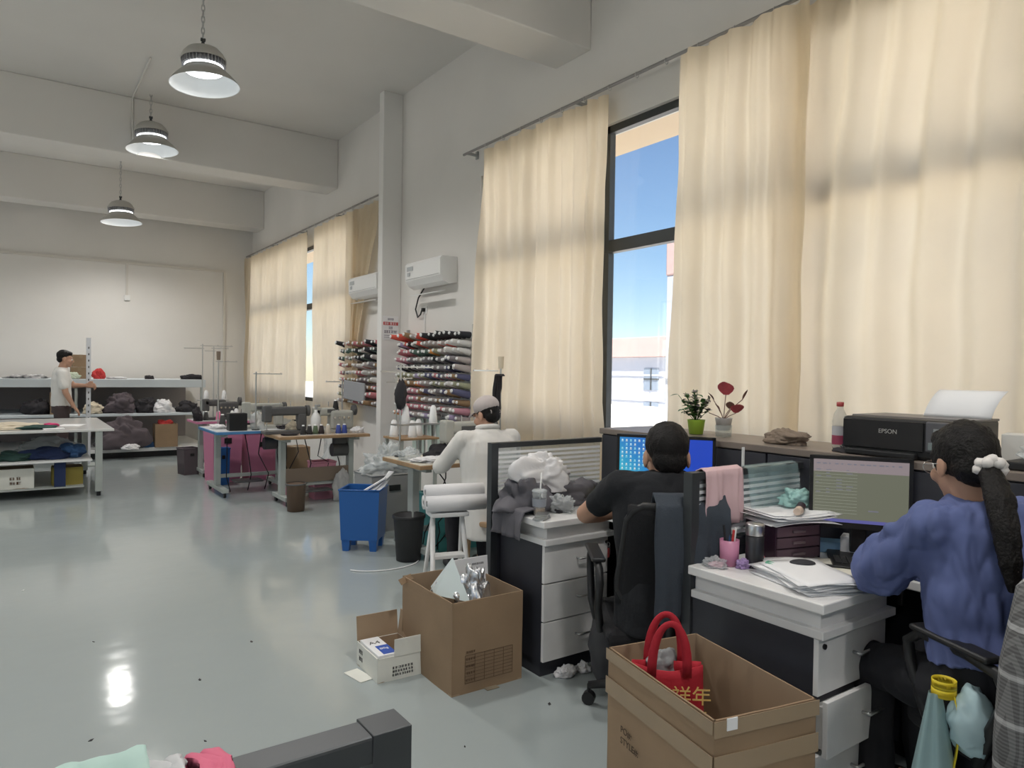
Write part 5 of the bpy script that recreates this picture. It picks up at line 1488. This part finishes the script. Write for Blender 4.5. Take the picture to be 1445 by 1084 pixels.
# --- step ladder with rolled white cloth
ld = empty('step_ladder', (2.02, 3.50, 0), -.25, 'small white folding ladder behind the striped screen', 'ladder')
for s in (-1, 1):
    MB().tube([(s * .12, -.17, 0), (s * .085, 0, .66)], .014, 8).build('front_leg', M_white, ld)
    MB().tube([(s * .12, .17, 0), (s * .085, 0, .66)], .012, 8).build('rear_leg', M_white, ld)
for z in (.2, .42):
    MB().box(-.115 + z * .05, .115 - z * .05, -.17 + z * .25, -.09 + z * .25, z, z + .02, bev=.004).build('step', M_white, ld)
MB().box(-.11, .11, -.07, .07, .655, .68, bev=.006).build('top_step', M_white, ld)
ro = MB()
for k, (dy, dz, r) in enumerate(((-.03, .04, .045), (.05, .038, .04), (.01, .10, .042))):
    M = Matrix.Translation((2.05, 3.47, .683)) @ Matrix.Rotation(-.25, 4, 'Z')
    tag(MB().lathe([(r * .4, -.17), (r, -.17), (r * 1.04, 0), (r, .17), (r * .4, .17), (r * .4, -.17)], 18, M @ Matrix.Translation((0, dy, dz + r * .2)) @ Matrix.Rotation(PI / 2, 4, 'Y')).build('cloth_roll', C_white), 'white roll of cloth lying across the small ladder top', 'roll', 'cloth rolls on the ladder')
# --- cartons' contents
tag(MB().box(-.11, .11, -.003, .003, 0, .32, bev=.001, M=Matrix.Rotation(-.10, 4, 'X')).build('white_board', M_paper, loc=(1.925, 3.05, .20)), 'upright white sheet with small print standing in the brown carton', 'sheet')
o = MB(); glyphs(o, -.0, .28, .07, .010, 8, Matrix.Rotation(-.10, 4, 'X'), random.Random(3), -.0035); o.build('print', M_ink, bpy.data.objects['white_board'])
fp = MB().add([(1.65, 2.97, .40), (1.77, 2.84, .38), (1.765, 3.0, .56), (1.70, 3.10, .40), (1.77, 3.05, .40)], [(0, 1, 2), (0, 2, 3), (1, 4, 2), (3, 2, 4), (0, 3, 4, 1)]).build('folded_packet', mat('packet_pale', (.60, .68, .68), .35))
tag(fp, 'pale folded packet standing like a tent in the brown carton', 'packet')
heap('foil_bag', (1.83, 2.92, .28), (.09, .09, .25), M_foil, 'crumpled silver foil bag in the brown carton', 'foil bag', 121.0, rough=.9, fr=8)
heap('scrap_filling', (1.815, 3.0, .16), (.15, .20, .15), C_dark, 'dark scraps filling the brown carton', 'scraps', 122.0)
for k in range(3):
    tag(MB().tube([(1.66 + .02 * k, 3.18, .22), (1.70 + .02 * k, 3.04, .44 + .006 * k)], .006, 7).build('metal_tube', M_steel), 'thin metal tube leaning in the brown carton', 'tube', 'metal tubes in the brown carton')
# --- red cloth bag in the big carton
rg = empty('cloth_bag', (1.715, 1.555, .25), math.radians(-38), 'red cloth shopping bag with yellow characters inside the big carton', 'bag')
M_red = mat('red_felt', (.46, .02, .035), .8, bump=.1, bscale=90)
def bag_face(s):
    return lambda u, v: ((u - .5) * (.24 - .02 * v), s * (.045 * math.sin(PI * u) * (1 - v * .35) + .012) + .006 * mnoise.noise(V((u * 5, v * 5, s))), .30 * v - .012 * math.sin(PI * u) * v)
MB().grid(bag_face(-1), 16, 12).grid(bag_face(1), 16, 12).build('body', M_red, rg, solid=.004)
for s in (-1, 1):
    MB().grid(lambda u, v: ((-.065 + .02 * math.sin(u * 3)) * (1 - 2 * u) * 1.0 if False else -.07 * math.cos(PI * u), s * .045 - .02 * math.sin(PI * u), .27 + .185 * math.sin(PI * u) ** .8 + (0)) if v < .5 else (-.07 * math.cos(PI * u) * .58, s * .045 - .02 * math.sin(PI * u) + .004, .27 + .165 * math.sin(PI * u) ** .8), 18, 2).build('handle', M_red, rg, solid=.004)
M_yel = mat('yellow_print', (.80, .55, .18), .7)
text_mesh('吉祥年', .062, 'characters', M_yel, rg, Matrix.Translation((.035, -.066, .20)) @ Matrix.Rotation(PI / 2, 4, 'X'), .001)
text_mesh('宝招', .062, 'characters', M_yel, rg, Matrix.Translation((.055, -.066, .125)) @ Matrix.Rotation(PI / 2, 4, 'X'), .001)
heap('wool_hat', (1.74, 1.60, .50), (.07, .045, .075), mat('cap_grey', (.26, .27, .27), .8), 'grey hat stuffed in the red bag', 'hat', 131.0, rough=.2)
heap('scrap_filling', (1.76, 1.45, .01), (.14, .20, .20), C_brown, 'brown packing paper at the bottom of the big carton', 'scraps', 133.0)
# --- chair jackets, tape and bags on the chair arm
jk = drape([(-.10, .47), (-.225, .82), (-.300, .905), (-.372, .86), (-.385, .62), (-.375, .42)], .28, amp=.012, waves=2.5, seed=2.0, n=30).build('grey_jacket', mat('jacket_slate', (.045, .055, .07), .95, bump=.3, bscale=180), loc=(2.27 + .045, 2.125 - .032, .105), rz=-math.radians(35), solid=.008)
tag(jk, 'dark slate jacket draped over the chair of the seated person in black', 'jacket')
def plaid():
    m = mat('checked_wool', (.3, .3, .3), .95)
    nt = m.node_tree; b_ = nt.nodes['Principled BSDF']
    tc = nt.nodes.new('ShaderNodeTexCoord')
    sp = nt.nodes.new('ShaderNodeSeparateXYZ'); nt.links.new(tc.outputs['Object'], sp.inputs[0])
    outs = []
    for ax, off in (('X', 0), ('Z', 1)):
        for fq, th in ((110, .5), (9.0, .88)):
            mu = nt.nodes.new('ShaderNodeMath'); mu.operation = 'MULTIPLY'; mu.inputs[1].default_value = fq
            nt.links.new(sp.outputs[ax], mu.inputs[0])
            fr_ = nt.nodes.new('ShaderNodeMath'); fr_.operation = 'FRACT'; nt.links.new(mu.outputs[0], fr_.inputs[0])
            gt = nt.nodes.new('ShaderNodeMath'); gt.operation = 'GREATER_THAN'; gt.inputs[1].default_value = th
            nt.links.new(fr_.outputs[0], gt.inputs[0]); outs.append((gt, .05 if fq > 50 else .22))
    acc = None
    for gt, w_ in outs:
        mu = nt.nodes.new('ShaderNodeMath'); mu.operation = 'MULTIPLY_ADD'; mu.inputs[1].default_value = w_
        nt.links.new(gt.outputs[0], mu.inputs[0])
        if acc is None: mu.inputs[2].default_value = .09
        else: nt.links.new(acc.outputs[0], mu.inputs[2])
        acc = mu
    cb = nt.nodes.new('ShaderNodeCombineColor')
    for i in range(3): nt.links.new(acc.outputs[0], cb.inputs[i])
    nt.links.new(cb.outputs[0], b_.inputs['Base Color'])
    return m
M_plaid = plaid()
pj = empty('checked_jacket', (2.41, .775, 0), -math.radians(24), 'grey checked jacket hung over the office chair back', 'jacket')
def pjf(u, v):
    x = (u - .5) * (.50 + .16 * min(1, v * 2.2))
    sh_ = .05 * (2 * u - 1) ** 2
    z = 1.07 - sh_ - .66 * v
    return (x, -.33 - .035 * math.sin(PI * v) + .05 * (2 * u - 1) ** 2 + .012 * math.sin(9 * u + 2 * v) * v, z)
MB().grid(pjf, 30, 24).build('back', M_plaid, pj, solid=.012)
MB().grid(lambda u, v: ((u - .5) * .52, -.33 + .09 * math.sin(PI * v) - (.0 if v < .5 else .0) + .10 * v, 1.07 - .05 * (2 * u - 1) ** 2 + .012 * math.sin(PI * v) - .10 * v), 24, 8).build('collar', M_plaid, pj, solid=.01)
for s in (-1, 1):
    MB().tube([(s * .25, -.30, 1.02), (s * .305, -.29, .95), (s * .345, -.285, .78), (s * .36, -.28, .60), (s * .355, -.27, .46)], [.055, .068, .064, .058, .054], 14).build('sleeve', M_plaid, pj)
    for k in range(3): MB().cyl((s * .405, -.30, .49 + k * .03), (s * .418, -.302, .49 + k * .03), .010).build('button', C_brown, bpy.data.objects[[o_.name for o_ in bpy.data.objects if o_.parent is pj and o_.name.startswith('sleeve')][-1]])
mt = MB().tube([(2.075 + .013 * math.cos(a), .925 + .022 * math.sin(a), .60 + .004 * a) for a in np.linspace(0, 12.5, 36)], .004, 5)
mt = empty('tape_measure', (2.118, .905, .62), .6, 'yellow tape measure looped around the chair arm', 'tape measure')
M_ytape = mat('tape_yellow', (.80, .62, .03), .5)
for k in range(4): MB().lathe([(.030, 0), (.030, .016)], 18).build('loop', M_ytape, mt, loc=(0, 0, -.012 * k + .006 * (k % 2)), solid=.002)
MB().grid(lambda u, v: (-.03 + .03 * v + (u - .5) * .018, -.02 - .012 * math.sin(5 * v), -.02 - .36 * v), 2, 16).build('tail', M_ytape, mt, solid=.002)
tk = MB()
for k in range(22): tk.box(-.034 + .0012 * k, -.026 + .0012 * k, -.0225 - .012 * math.sin(5 * k / 22), -.0205 - .012 * math.sin(5 * k / 22), -.03 - .0155 * k, -.028 - .0155 * k)
tk.build('tick_marks', M_ink, mt)
MB_b = MB().ball((0, 0, 0), (.055, .05, .085), 30, 22, amp=.28, fr=24, seed=4)
tag(MB_b.build('plastic_bag', film('blue_bag', (.55, .75, .80), .8, .4), loc=(2.155, .85, .53)), 'pale blue plastic bag knotted on the chair arm', 'plastic bag')
tag(MB().grid(lambda u, v: (.075 * (.25 + .9 * v) * math.cos(2 * PI * u) * (1 + .2 * math.sin(10 * PI * u)), .06 * (.25 + .9 * v) * math.sin(2 * PI * u), -.34 * v), 40, 12, closed_u=True).build('plastic_bag', film('teal_bag', (.40, .58, .60), .6, .4), loc=(2.10, .92, .60)), 'long teal plastic bag hanging below the tape measure', 'plastic bag')
bk_ = empty('backpack', (2.33, 2.47, 0), .4, 'dark grey backpack on the floor before the drawers', 'backpack')
MB().ball((0, 0, .19), (.13, .09, .20), 26, 18, amp=.12, fr=14, seed=5, flat=.003).build('body', mat('backpack_grey', (.07, .07, .075), .85), bk_)
MB().ball((0, -.075, .12), (.09, .04, .09), 18, 12, amp=.1, fr=16, seed=7).build('pocket', mat('backpack_grey2', (.09, .09, .095), .85), bk_)
MB().tube([(-.06, -.02, .36), (-.03, -.03, .42), (.03, -.03, .42), (.06, -.02, .36)], .010, 8).build('handle', M_black, bk_)
heap('paper_tissue', (2.20, 2.64, .0005), (.06, .04, .055), C_white, 'crumpled white tissue on the floor by the drawers', 'tissue', 141.0, rough=.6, fr=9)
heap('paper_tissue', (2.30, 2.63, .0005), (.035, .04, .05), C_white, 'smaller crumpled tissue lying against the drawers', 'tissue', 142.0, rough=.6, fr=9)
rs = random.Random(21)
for (x, y) in ((.62, 2.95), (.72, 3.55), (.35, 4.35), (1.05, 3.9), (1.25, 2.6), (1.45, 2.35), (.25, 3.2), (1.95, 2.45), (.05, 5.6)):
    s_ = rs.uniform(.006, .014)
    tag(MB().add([(-s_, 0, .001), (0, -s_ * .5, .001), (s_, .2 * s_, .004), (0, s_ * .7, .002)], [(0, 1, 2, 3)]).build('floor_scrap', C_dark if x != .05 else C_white, loc=(x, y, 0), rz=rs.uniform(0, 3), solid=.0015), 'tiny scrap of dark lint on the glossy floor' if x != .05 else 'white paper speck on the glossy floor', 'scrap', 'lint on the floor' if x != .05 else None)

# --- near desk
pc = drape([(.016, .90), (.030, 1.04), (.026, 1.105), (0, 1.116), (-.026, 1.105), (-.034, 1.0), (-.036, .90)], .22, amp=.010, waves=2.2, seed=1.0, n=30).build('pink_cloth', C_palepink, loc=(2.25, 1.79, 0), solid=.004)
tag(pc, 'pale pink sleeve-like cloth hung over the glass screen', 'cloth')
ps_ = drape([(.02, .98), (.026, 1.10), (0, 1.113), (-.028, 1.10), (-.05, .95), (-.075, .86)], .34, amp=.012, waves=2, seed=3.0, n=26).build('plastic_sheet', film('cyan_sheet', (.55, .78, .80), .25, .12), loc=(2.56, 1.79, 0))
tag(ps_, 'clear bluish plastic sheet hung over the glass screen beside the pink cloth', 'plastic sheet')
tag(MB().box(-.007, .007, -.002, .002, .79, 1.18).build('ruler', M_white, loc=(2.44, 1.823, 0)), 'white ruler standing behind the glass screen', 'ruler')
ph_ = empty('pen_holder', (2.185, 1.685, ZD), 0, 'pink pen holder with pens beside the steel thermos', 'pen holder')
MB().lathe([(.001, .002), (.034, .002), (.036, .095), (.033, .095), (.031, .005), (.001, .005)], 24).build('cup', mat('pink_metal', (.60, .25, .38), .35), ph_)
for k, (x, y, h_, m) in enumerate(((-.012, .006, .15, M_black), (.01, -.008, .14, M_white), (.016, .012, .155, C_blue), (-.005, -.014, .135, C_red))):
    MB().cyl((x * .5, y * .5, .006), (x * 1.8, y * 1.8, h_), .0045, n=8).build('pen', m, ph_)
th_ = empty('thermos_flask', (2.24, 1.615, ZD), 0, 'dark thermos with a brushed steel lid on the near desk', 'flask')
MB().lathe([(.001, 0), (.032, 0), (.033, .004), (.033, .115), (.030, .118), (.001, .118)], 28).build('body', mat('thermos_dark', (.05, .05, .055), .3, metal=.6), th_)
MB().lathe([(.0325, .120), (.0335, .124), (.0335, .158), (.030, .163), (.001, .164)], 28).build('lid', M_steel, th_)
zb = heap('zip_bag', (2.125, 1.70, ZD), (.05, .045, .035), M_bag, 'small zip bag of pink ribbons at the desk corner', 'plastic bag', 151.0, rough=.6, fr=12)
heap('ribbon_bundle', (2.125, 1.70, ZD), (.035, .03, .018), C_pink, 'pink ribbons inside the zip bag', 'ribbon', 152.0)
heap('purple_ribbon', (2.19, 1.63, ZD), (.03, .025, .035), mat('ribbon_violet', (.40, .28, .52), .6), 'violet ribbon curls between pen holder and flask', 'ribbon', 153.0, rough=1.0)
heap('red_ribbon', (2.31, 1.66, ZD), (.04, .03, .04), mat('ribbon_red', (.60, .20, .22), .6), 'red and white ribbon scraps behind the flask', 'ribbon', 154.0, rough=1.0)
# stack of loose sheets, each its own sheet
rp = random.Random(9)
for k in range(18):
    a_ = rp.uniform(-.28, .22) - .40
    w_, l_ = .105, .1485
    def sheet(u, v, k=k):
        return ((u - .5) * 2 * w_ , (v - .5) * 2 * l_, .0021 * k + .006 * math.sin(PI * u) * (k / 18) + .010 * max(0, u - .7) * (k % 3))
    tag(MB().grid(sheet, 8, 8).build('paper_sheet', M_paper, loc=(2.255 + rp.uniform(-.03, .03), 1.405 + rp.uniform(-.025, .025), ZD + .001), rz=a_, solid=.0012), 'white sheet in the loose paper stack at the desk front', 'paper', 'loose paper stack on the near desk')
tag(MB().ball((0, 0, 0), (.045, .028, .012), 20, 10, flat=-.004).build('dark_pad', M_ink, loc=(2.295, 1.455, ZD + .044), rz=-.7), 'flat dark oval pad lying on the loose paper stack', 'pad')
tag(MB().tube([(2.205, 1.505, ZD + .036), (2.195, 1.535, ZD + .042), (2.215, 1.54, ZD + .042), (2.225, 1.512, ZD + .037)], .003, 6).build('binder_clip', mat('clip_green', (.15, .45, .30), .4)), 'green clip on the corner of the paper stack', 'clip')
tag(MB().grid(lambda u, v: ((u - .5) * .21, (v - .5) * .29, .002 + .004 * math.sin(3 * u)), 6, 6).build('paper_sheet', mat('paper_lined', (.78, .76, .66), .8), loc=(2.50, 1.40, ZD), rz=-.5, solid=.001), 'lined form lying under the arm of the seated person in blue', 'paper')
tag(MB().cyl((2.445, 1.50, ZD + .007), (2.50, 1.39, ZD + .010), .007, .005).build('marker_pen', M_black), 'black marker pen lying before the drawer boxes', 'pen')
kb = empty('keyboard', (2.63, 1.36, ZD), -.95 + PI / 2 - .0, 'black keyboard under the spreadsheet screen', 'keyboard')
MB().box(-.07, .07, -.16, .16, .001, .016, bev=.004).build('body', M_black, kb)
ky = MB()
for i in range(5):
    for k in range(14): ky.box(-.058 + i * .024, -.038 + i * .024, -.15 + k * .0215, -.132 + k * .0215, .016, .021)
ky.build('keys', mat('key_grey', (.04, .04, .042), .5), kb)
# purple drawer organiser, three boxes high, with papers and bags on top
og = empty('drawer_organiser', (2.50, 1.675, ZD), -.25, 'dark purple desk organiser with three clear drawers', 'organiser')
M_pur = mat('purple_plastic', (.055, .025, .05), .35)
MB().box(-.11, .11, -.005, .085, 0, .135, bev=.003).box(-.11, .11, -.085, -.005, .132, .137).box(-.11, -.105, -.085, .085, 0, .135).box(.105, .11, -.085, .085, 0, .135).build('case', M_pur, og)
for k in range(3):
    d_ = MB().box(-.103, .103, -.088, -.006, .004 + k * .043, .043 + k * .043, bev=.003).build('drawer', mat('smoky_drawer', (.16, .10, .13), .25), og)
    MB().box(-.03, .03, -.094, -.087, .018 + k * .043, .028 + k * .043, bev=.002).build('handle', mat('smoky_handle', (.24, .17, .20), .3), d_)
for k in range(9):
    a_ = rp.uniform(-.2, .2) - .35
    tag(MB().grid(lambda u, v, k=k: ((u - .5) * .21, (v - .5) * .285, .003 * k + .012 * (abs(v - .5) * 2) ** 2 * (-1 if k < 3 else .6)), 6, 8).build('paper_sheet', M_paper, loc=(2.49 + rp.uniform(-.02, .02), 1.645 + rp.uniform(-.02, .02), ZD + .152), rz=a_ + PI / 2, solid=.0012), 'white sheet in the paper heap on top of the purple organiser', 'paper', 'papers on the organiser')
heap('mint_bag', (2.60, 1.68, ZD + .182), (.075, .06, .075), M_mint, 'crumpled mint green plastic bag on top of the papers', 'plastic bag', 161.0, rough=.5, fr=9)
tp = empty('tape_roll', (2.50, 1.60, ZD + .195), .5, 'dark roll with a pale rim lying on the papers', 'roll')
MB().cyl((-.05, 0, .0), (.05, 0, .0), .017).build('roll', mat('dark_plum', (.05, .02, .03), .4), tp)
MB().cyl((-.085, .005, 0), (-.05, 0, 0), .014, .017).build('cap', mat('pale_peach', (.66, .52, .42), .5), tp)
tag(MB().box(-.09, .09, -.035, .035, 0, .045, bev=.003).build('blue_tray', mat('tray_blue', (.22, .40, .60), .4), loc=(2.69, 1.63, ZD), rz=-.9), 'light blue tray under the spreadsheet screen', 'tray')
tag(MB().box(-.04, .04, -.03, .03, 0, .075, bev=.003).build('small_carton', M_paper, loc=(2.735, 1.53, ZD), rz=.4), 'small white carton beside the blue tray', 'box')
for k in range(4):
    tt = empty('paper_tray', (2.66, .72, ZD + k * .075), .05, 'black paper tray in the stack beside the person in blue', 'tray', 'black paper trays')
    MB().box(-.12, .12, -.17, .17, .001, .006).box(-.12, -.114, -.17, .17, .006, .074).box(.114, .12, -.17, .17, .006, .074).box(-.12, .12, .164, .17, .006, .06).build('body', M_black, tt)
    MB().box(-.10, .105, -.15, .155, .0065, .03, bev=.002).build('papers', M_paper, tt)

# --- on the long counter
ZT = 1.158
def leaf(mb, base, d, L, w, droop=.3, M=None):
    d = V(d).normalized(); s_ = d.cross(V((0, 0, 1)))
    if s_.length < .1: s_ = V((1, 0, 0))
    s_.normalize(); up = s_.cross(d)
    pts = []
    for i in range(6):
        t = i / 5
        c = V(base) + d * L * t - V((0, 0, 1)) * droop * L * t * t
        ww = w * math.sin(PI * min(.98, .08 + t * .92)) ** .8
        pts += [c - s_ * ww + up * ww * .25, c, c + s_ * ww + up * ww * .25]
    mb.add(pts, [(i * 3 + k, i * 3 + k + 1, i * 3 + k + 4, i * 3 + k + 3) for i in range(5) for k in range(2)], True, M)
pp = empty('potted_plant', (2.965, 2.515, ZT), 0, 'bushy green plant in a light green pot on the counter', 'plant')
MB().lathe([(.001, .002), (.036, .002), (.046, .075), (.048, .078), (.044, .078), (.040, .066), (.001, .064)], 24).build('pot', mat('lime_pot', (.36, .56, .06), .4), pp)
rl = random.Random(13)
M_leafg = mat('leaf_green', (.055, .13, .035), .5, var=.3, vscale=30); M_leafp = mat('leaf_purple_grey', (.16, .13, .13), .6, var=.2, vscale=30)
stems = MB(); nleaf = 0
for k in range(22):
    a = rl.uniform(0, 6.28); r_ = rl.uniform(.01, .10); h_ = rl.uniform(.07, .21) * (1 - r_ * 2.2)
    tip = V((r_ * math.cos(a), r_ * math.sin(a), .07 + h_))
    stems.tube([(0, 0, .06), (tip.x * .4, tip.y * .4, .06 + h_ * .55), tuple(tip)], .0016, 5)
    for q in range(7):
        t = rl.uniform(.35, 1.05)
        b_ = V((tip.x * t, tip.y * t, .06 + (tip.z - .06) * t))
        m_ = MB(); leaf(m_, b_, (rl.uniform(-1, 1), rl.uniform(-1, 1), rl.uniform(-.1, .9)), rl.uniform(.026, .046), rl.uniform(.010, .016))
        m_.build('leaf', M_leafg if (k % 3) else M_leafp, pp)
stems.build('stem', M_leafg, pp)
ap = empty('potted_plant', (2.975, 2.345, ZT), 0, 'red leaved plant in a clear glass pot with a white insert', 'plant')
MB().lathe([(.001, .001), (.040, .001), (.042, .06), (.040, .06), (.038, .004), (.001, .004)], 24).build('glass_pot', film('pot_glass', (.7, .75, .72), .22, .05), ap)
MB().lathe([(.001, .035), (.033, .035), (.043, .095), (.044, .097), (.040, .097), (.036, .088), (.001, .086)], 24).build('insert', mat('insert_grey', (.50, .48, .46), .6), ap)
M_leafr = mat('leaf_red', (.46, .075, .09), .4, var=.25, vscale=25); M_leafbr = mat('leaf_brown', (.20, .10, .075), .5)
for (dx, dy, dz, L, w, m_) in ((.0, -.01, .13, .085, .046, M_leafr), (-.02, .05, .10, .055, .020, M_leafbr), (.02, -.06, .04, .07, .036, M_leafr), (.03, -.09, .11, .075, .008, M_leafbr), (-.03, .07, .035, .05, .012, M_leafg), (.0, .03, .05, .045, .018, M_leafbr), (.01, -.03, .06, .05, .022, M_leafbr)):
    q = MB().tube([(0, 0, .085), (dx * .4, dy * .4, .085 + dz * .55), (dx, dy, .085 + dz)], .0022, 6).build('stem', M_leafbr, ap)
    l_ = MB(); leaf(l_, (dx, dy, .085 + dz), (dx * 3 - .25, dy * 5, .35 + dz * 3), L, w, .15); l_.build('leaf', m_, q)
heap('brown_cloth', (2.93, 1.955, ZT), (.06, .115, .075), C_brown, 'crumpled brown cloth lying on the counter', 'cloth', 171.0, rough=.55, fr=9)
bo = empty('drink_bottle', (2.965, 1.715, ZT), 0, 'plastic drink bottle with a red cap and a purple label', 'bottle')
MB().lathe([(.001, .001), (.028, .001), (.031, .01), (.031, .12), (.026, .15), (.014, .175), (.013, .185), (.001, .186)], 24).build('body', film('bottle_clear', (.70, .66, .60), .4, .08), bo)
MB().lathe([(.0315, .02), (.0315, .06)], 24).build('lower_label', mat('label_plum', (.30, .05, .10), .5), bo)
MB().lathe([(.0315, .06), (.0315, .10)], 24).build('upper_label', mat('label_grey', (.45, .45, .48), .5), bo)
MB().lathe([(.014, .186), (.015, .188), (.015, .205), (.001, .206)], 20).build('cap', mat('cap_red', (.35, .05, .05), .4), bo)
pt = empty('printer', (3.0, 1.40, ZT), PI / 2, 'black ink printer with an output sheet standing up behind it', 'printer')
# local: +x -> world +Y, local -y -> world +X ; the front looks to world -X = local +y
MB().box(-.225, .225, -.17, .17, .001, .155, bev=.012).build('body', M_black, pt)
MB().box(-.10, .22, .168, .176, .03, .145, bev=.004).build('front_cover', mat('gloss_black', (.012, .012, .014), .2), pt)
cpn = MB().box(-.222, -.11, .168, .186, .035, .150, bev=.006).build('control_panel', mat('panel_grey', (.09, .09, .10), .45), pt)
MB().box(-.195, -.14, .186, .188, .10, .125).build('display', mat('lcd_grey', (.28, .30, .30), .3), cpn)
for k in range(4): MB().box(-.208 + k * .024, -.194 + k * .024, .186, .188, .045, .072).build('ink_window', mat('ink_window', (.20, .24, .24), .3), cpn)
MB().box(-.08, .20, .17, .20, .002, .026, bev=.006).build('output_tray', M_black, pt)
MB().box(-.225, .225, -.172, .10, .150, .160, bev=.004).build('lid', mat('lid_grey', (.13, .12, .12), .4), pt)
text_mesh('EPSON', .024, 'letters', M_steel, pt, Matrix.Translation((.035, .1765, .095)) @ Matrix.Rotation(PI, 4, 'Z') @ Matrix.Rotation(PI / 2, 4, 'X'))
tag(MB().grid(lambda u, v: (3.09 + .02 * v + .05 * v * v, 1.30 + (u - .5) * .25 - .03 * v, ZT + .158 + .145 * v - .035 * v * v), 6, 10).build('paper_sheet', M_paper, solid=.001), 'white sheet curling up out of the printer', 'paper')
heap('black_gloves', (2.86, 1.60, ZT), (.035, .07, .035), C_dark, 'black cloth bunched at the printer foot', 'cloth', 181.0, rough=.8)
tag(MB().box(-.06, .06, -.05, .05, 0, .11, bev=.003).build('small_carton', mat('carton_pale', (.66, .64, .60), .7), loc=(3.10, 1.08, ZT), rz=.2), 'small pale carton on the counter past the printer', 'box')
tag(MB().box(-.14, .14, -.16, .16, 0, .03, bev=.006).build('shallow_tray', M_black, loc=(2.97, .88, ZT)), 'shallow black tray on the counter past the pale carton', 'tray')
heap('clear_bag', (2.97, .92, ZT + .031), (.11, .12, .06), M_bag, 'flat clear plastic bag on the shallow black tray', 'plastic bag', 191.0, rough=.8)
# --- screen in front of the camera
partition(-.62, .335, .67, 'dark framed glass screen standing alone with a mint towel over it', gmat=M_pglass)
MB().box(.955 - .042, .956, -.0215, .0215, 0, 1.1065, bev=.001).build('post', M_dkgrey, [o_ for o_ in bpy.data.objects if o_.get('label', '').startswith('dark framed glass screen standing alone')][0])
for s in (-.60, .28):
    MB().box(s - .03 + .62, s + .03 + .62, -.2, .2, 0, .02, bev=.004).build('foot', M_dkgrey, [o_ for o_ in bpy.data.objects if o_.get('label', '').startswith('dark framed glass screen standing alone')][0])
def towel(name, x, w, m, label, rise, seed):
    o_ = drape([(.03, .95), (.034, 1.08), (.030, 1.11 + rise * .6), (0, 1.118 + rise), (-.030, 1.11 + rise * .6), (-.034, 1.06), (-.034, .9)], w, amp=.012, waves=1.6, seed=seed, n=20).build(name, m, loc=(x, .67, 0), solid=.01)
    return tag(o_, label, 'towel')
towel('mint_towel', .050, .085, mat('mint_fleece', (.50, .68, .63), .95), 'soft mint green towel hung over the lone glass screen', .024, 1.0)
towel('white_towel', .108, .034, mat('white_fleece', (.62, .63, .65), .95), 'white towel edge between mint and pink on the lone screen', .0, 2.0)
towel('pink_towel', .147, .022, mat('pink_fleece', (.70, .16, .26), .8), 'bright pink towel end on the lone glass screen', -.006, 3.0)
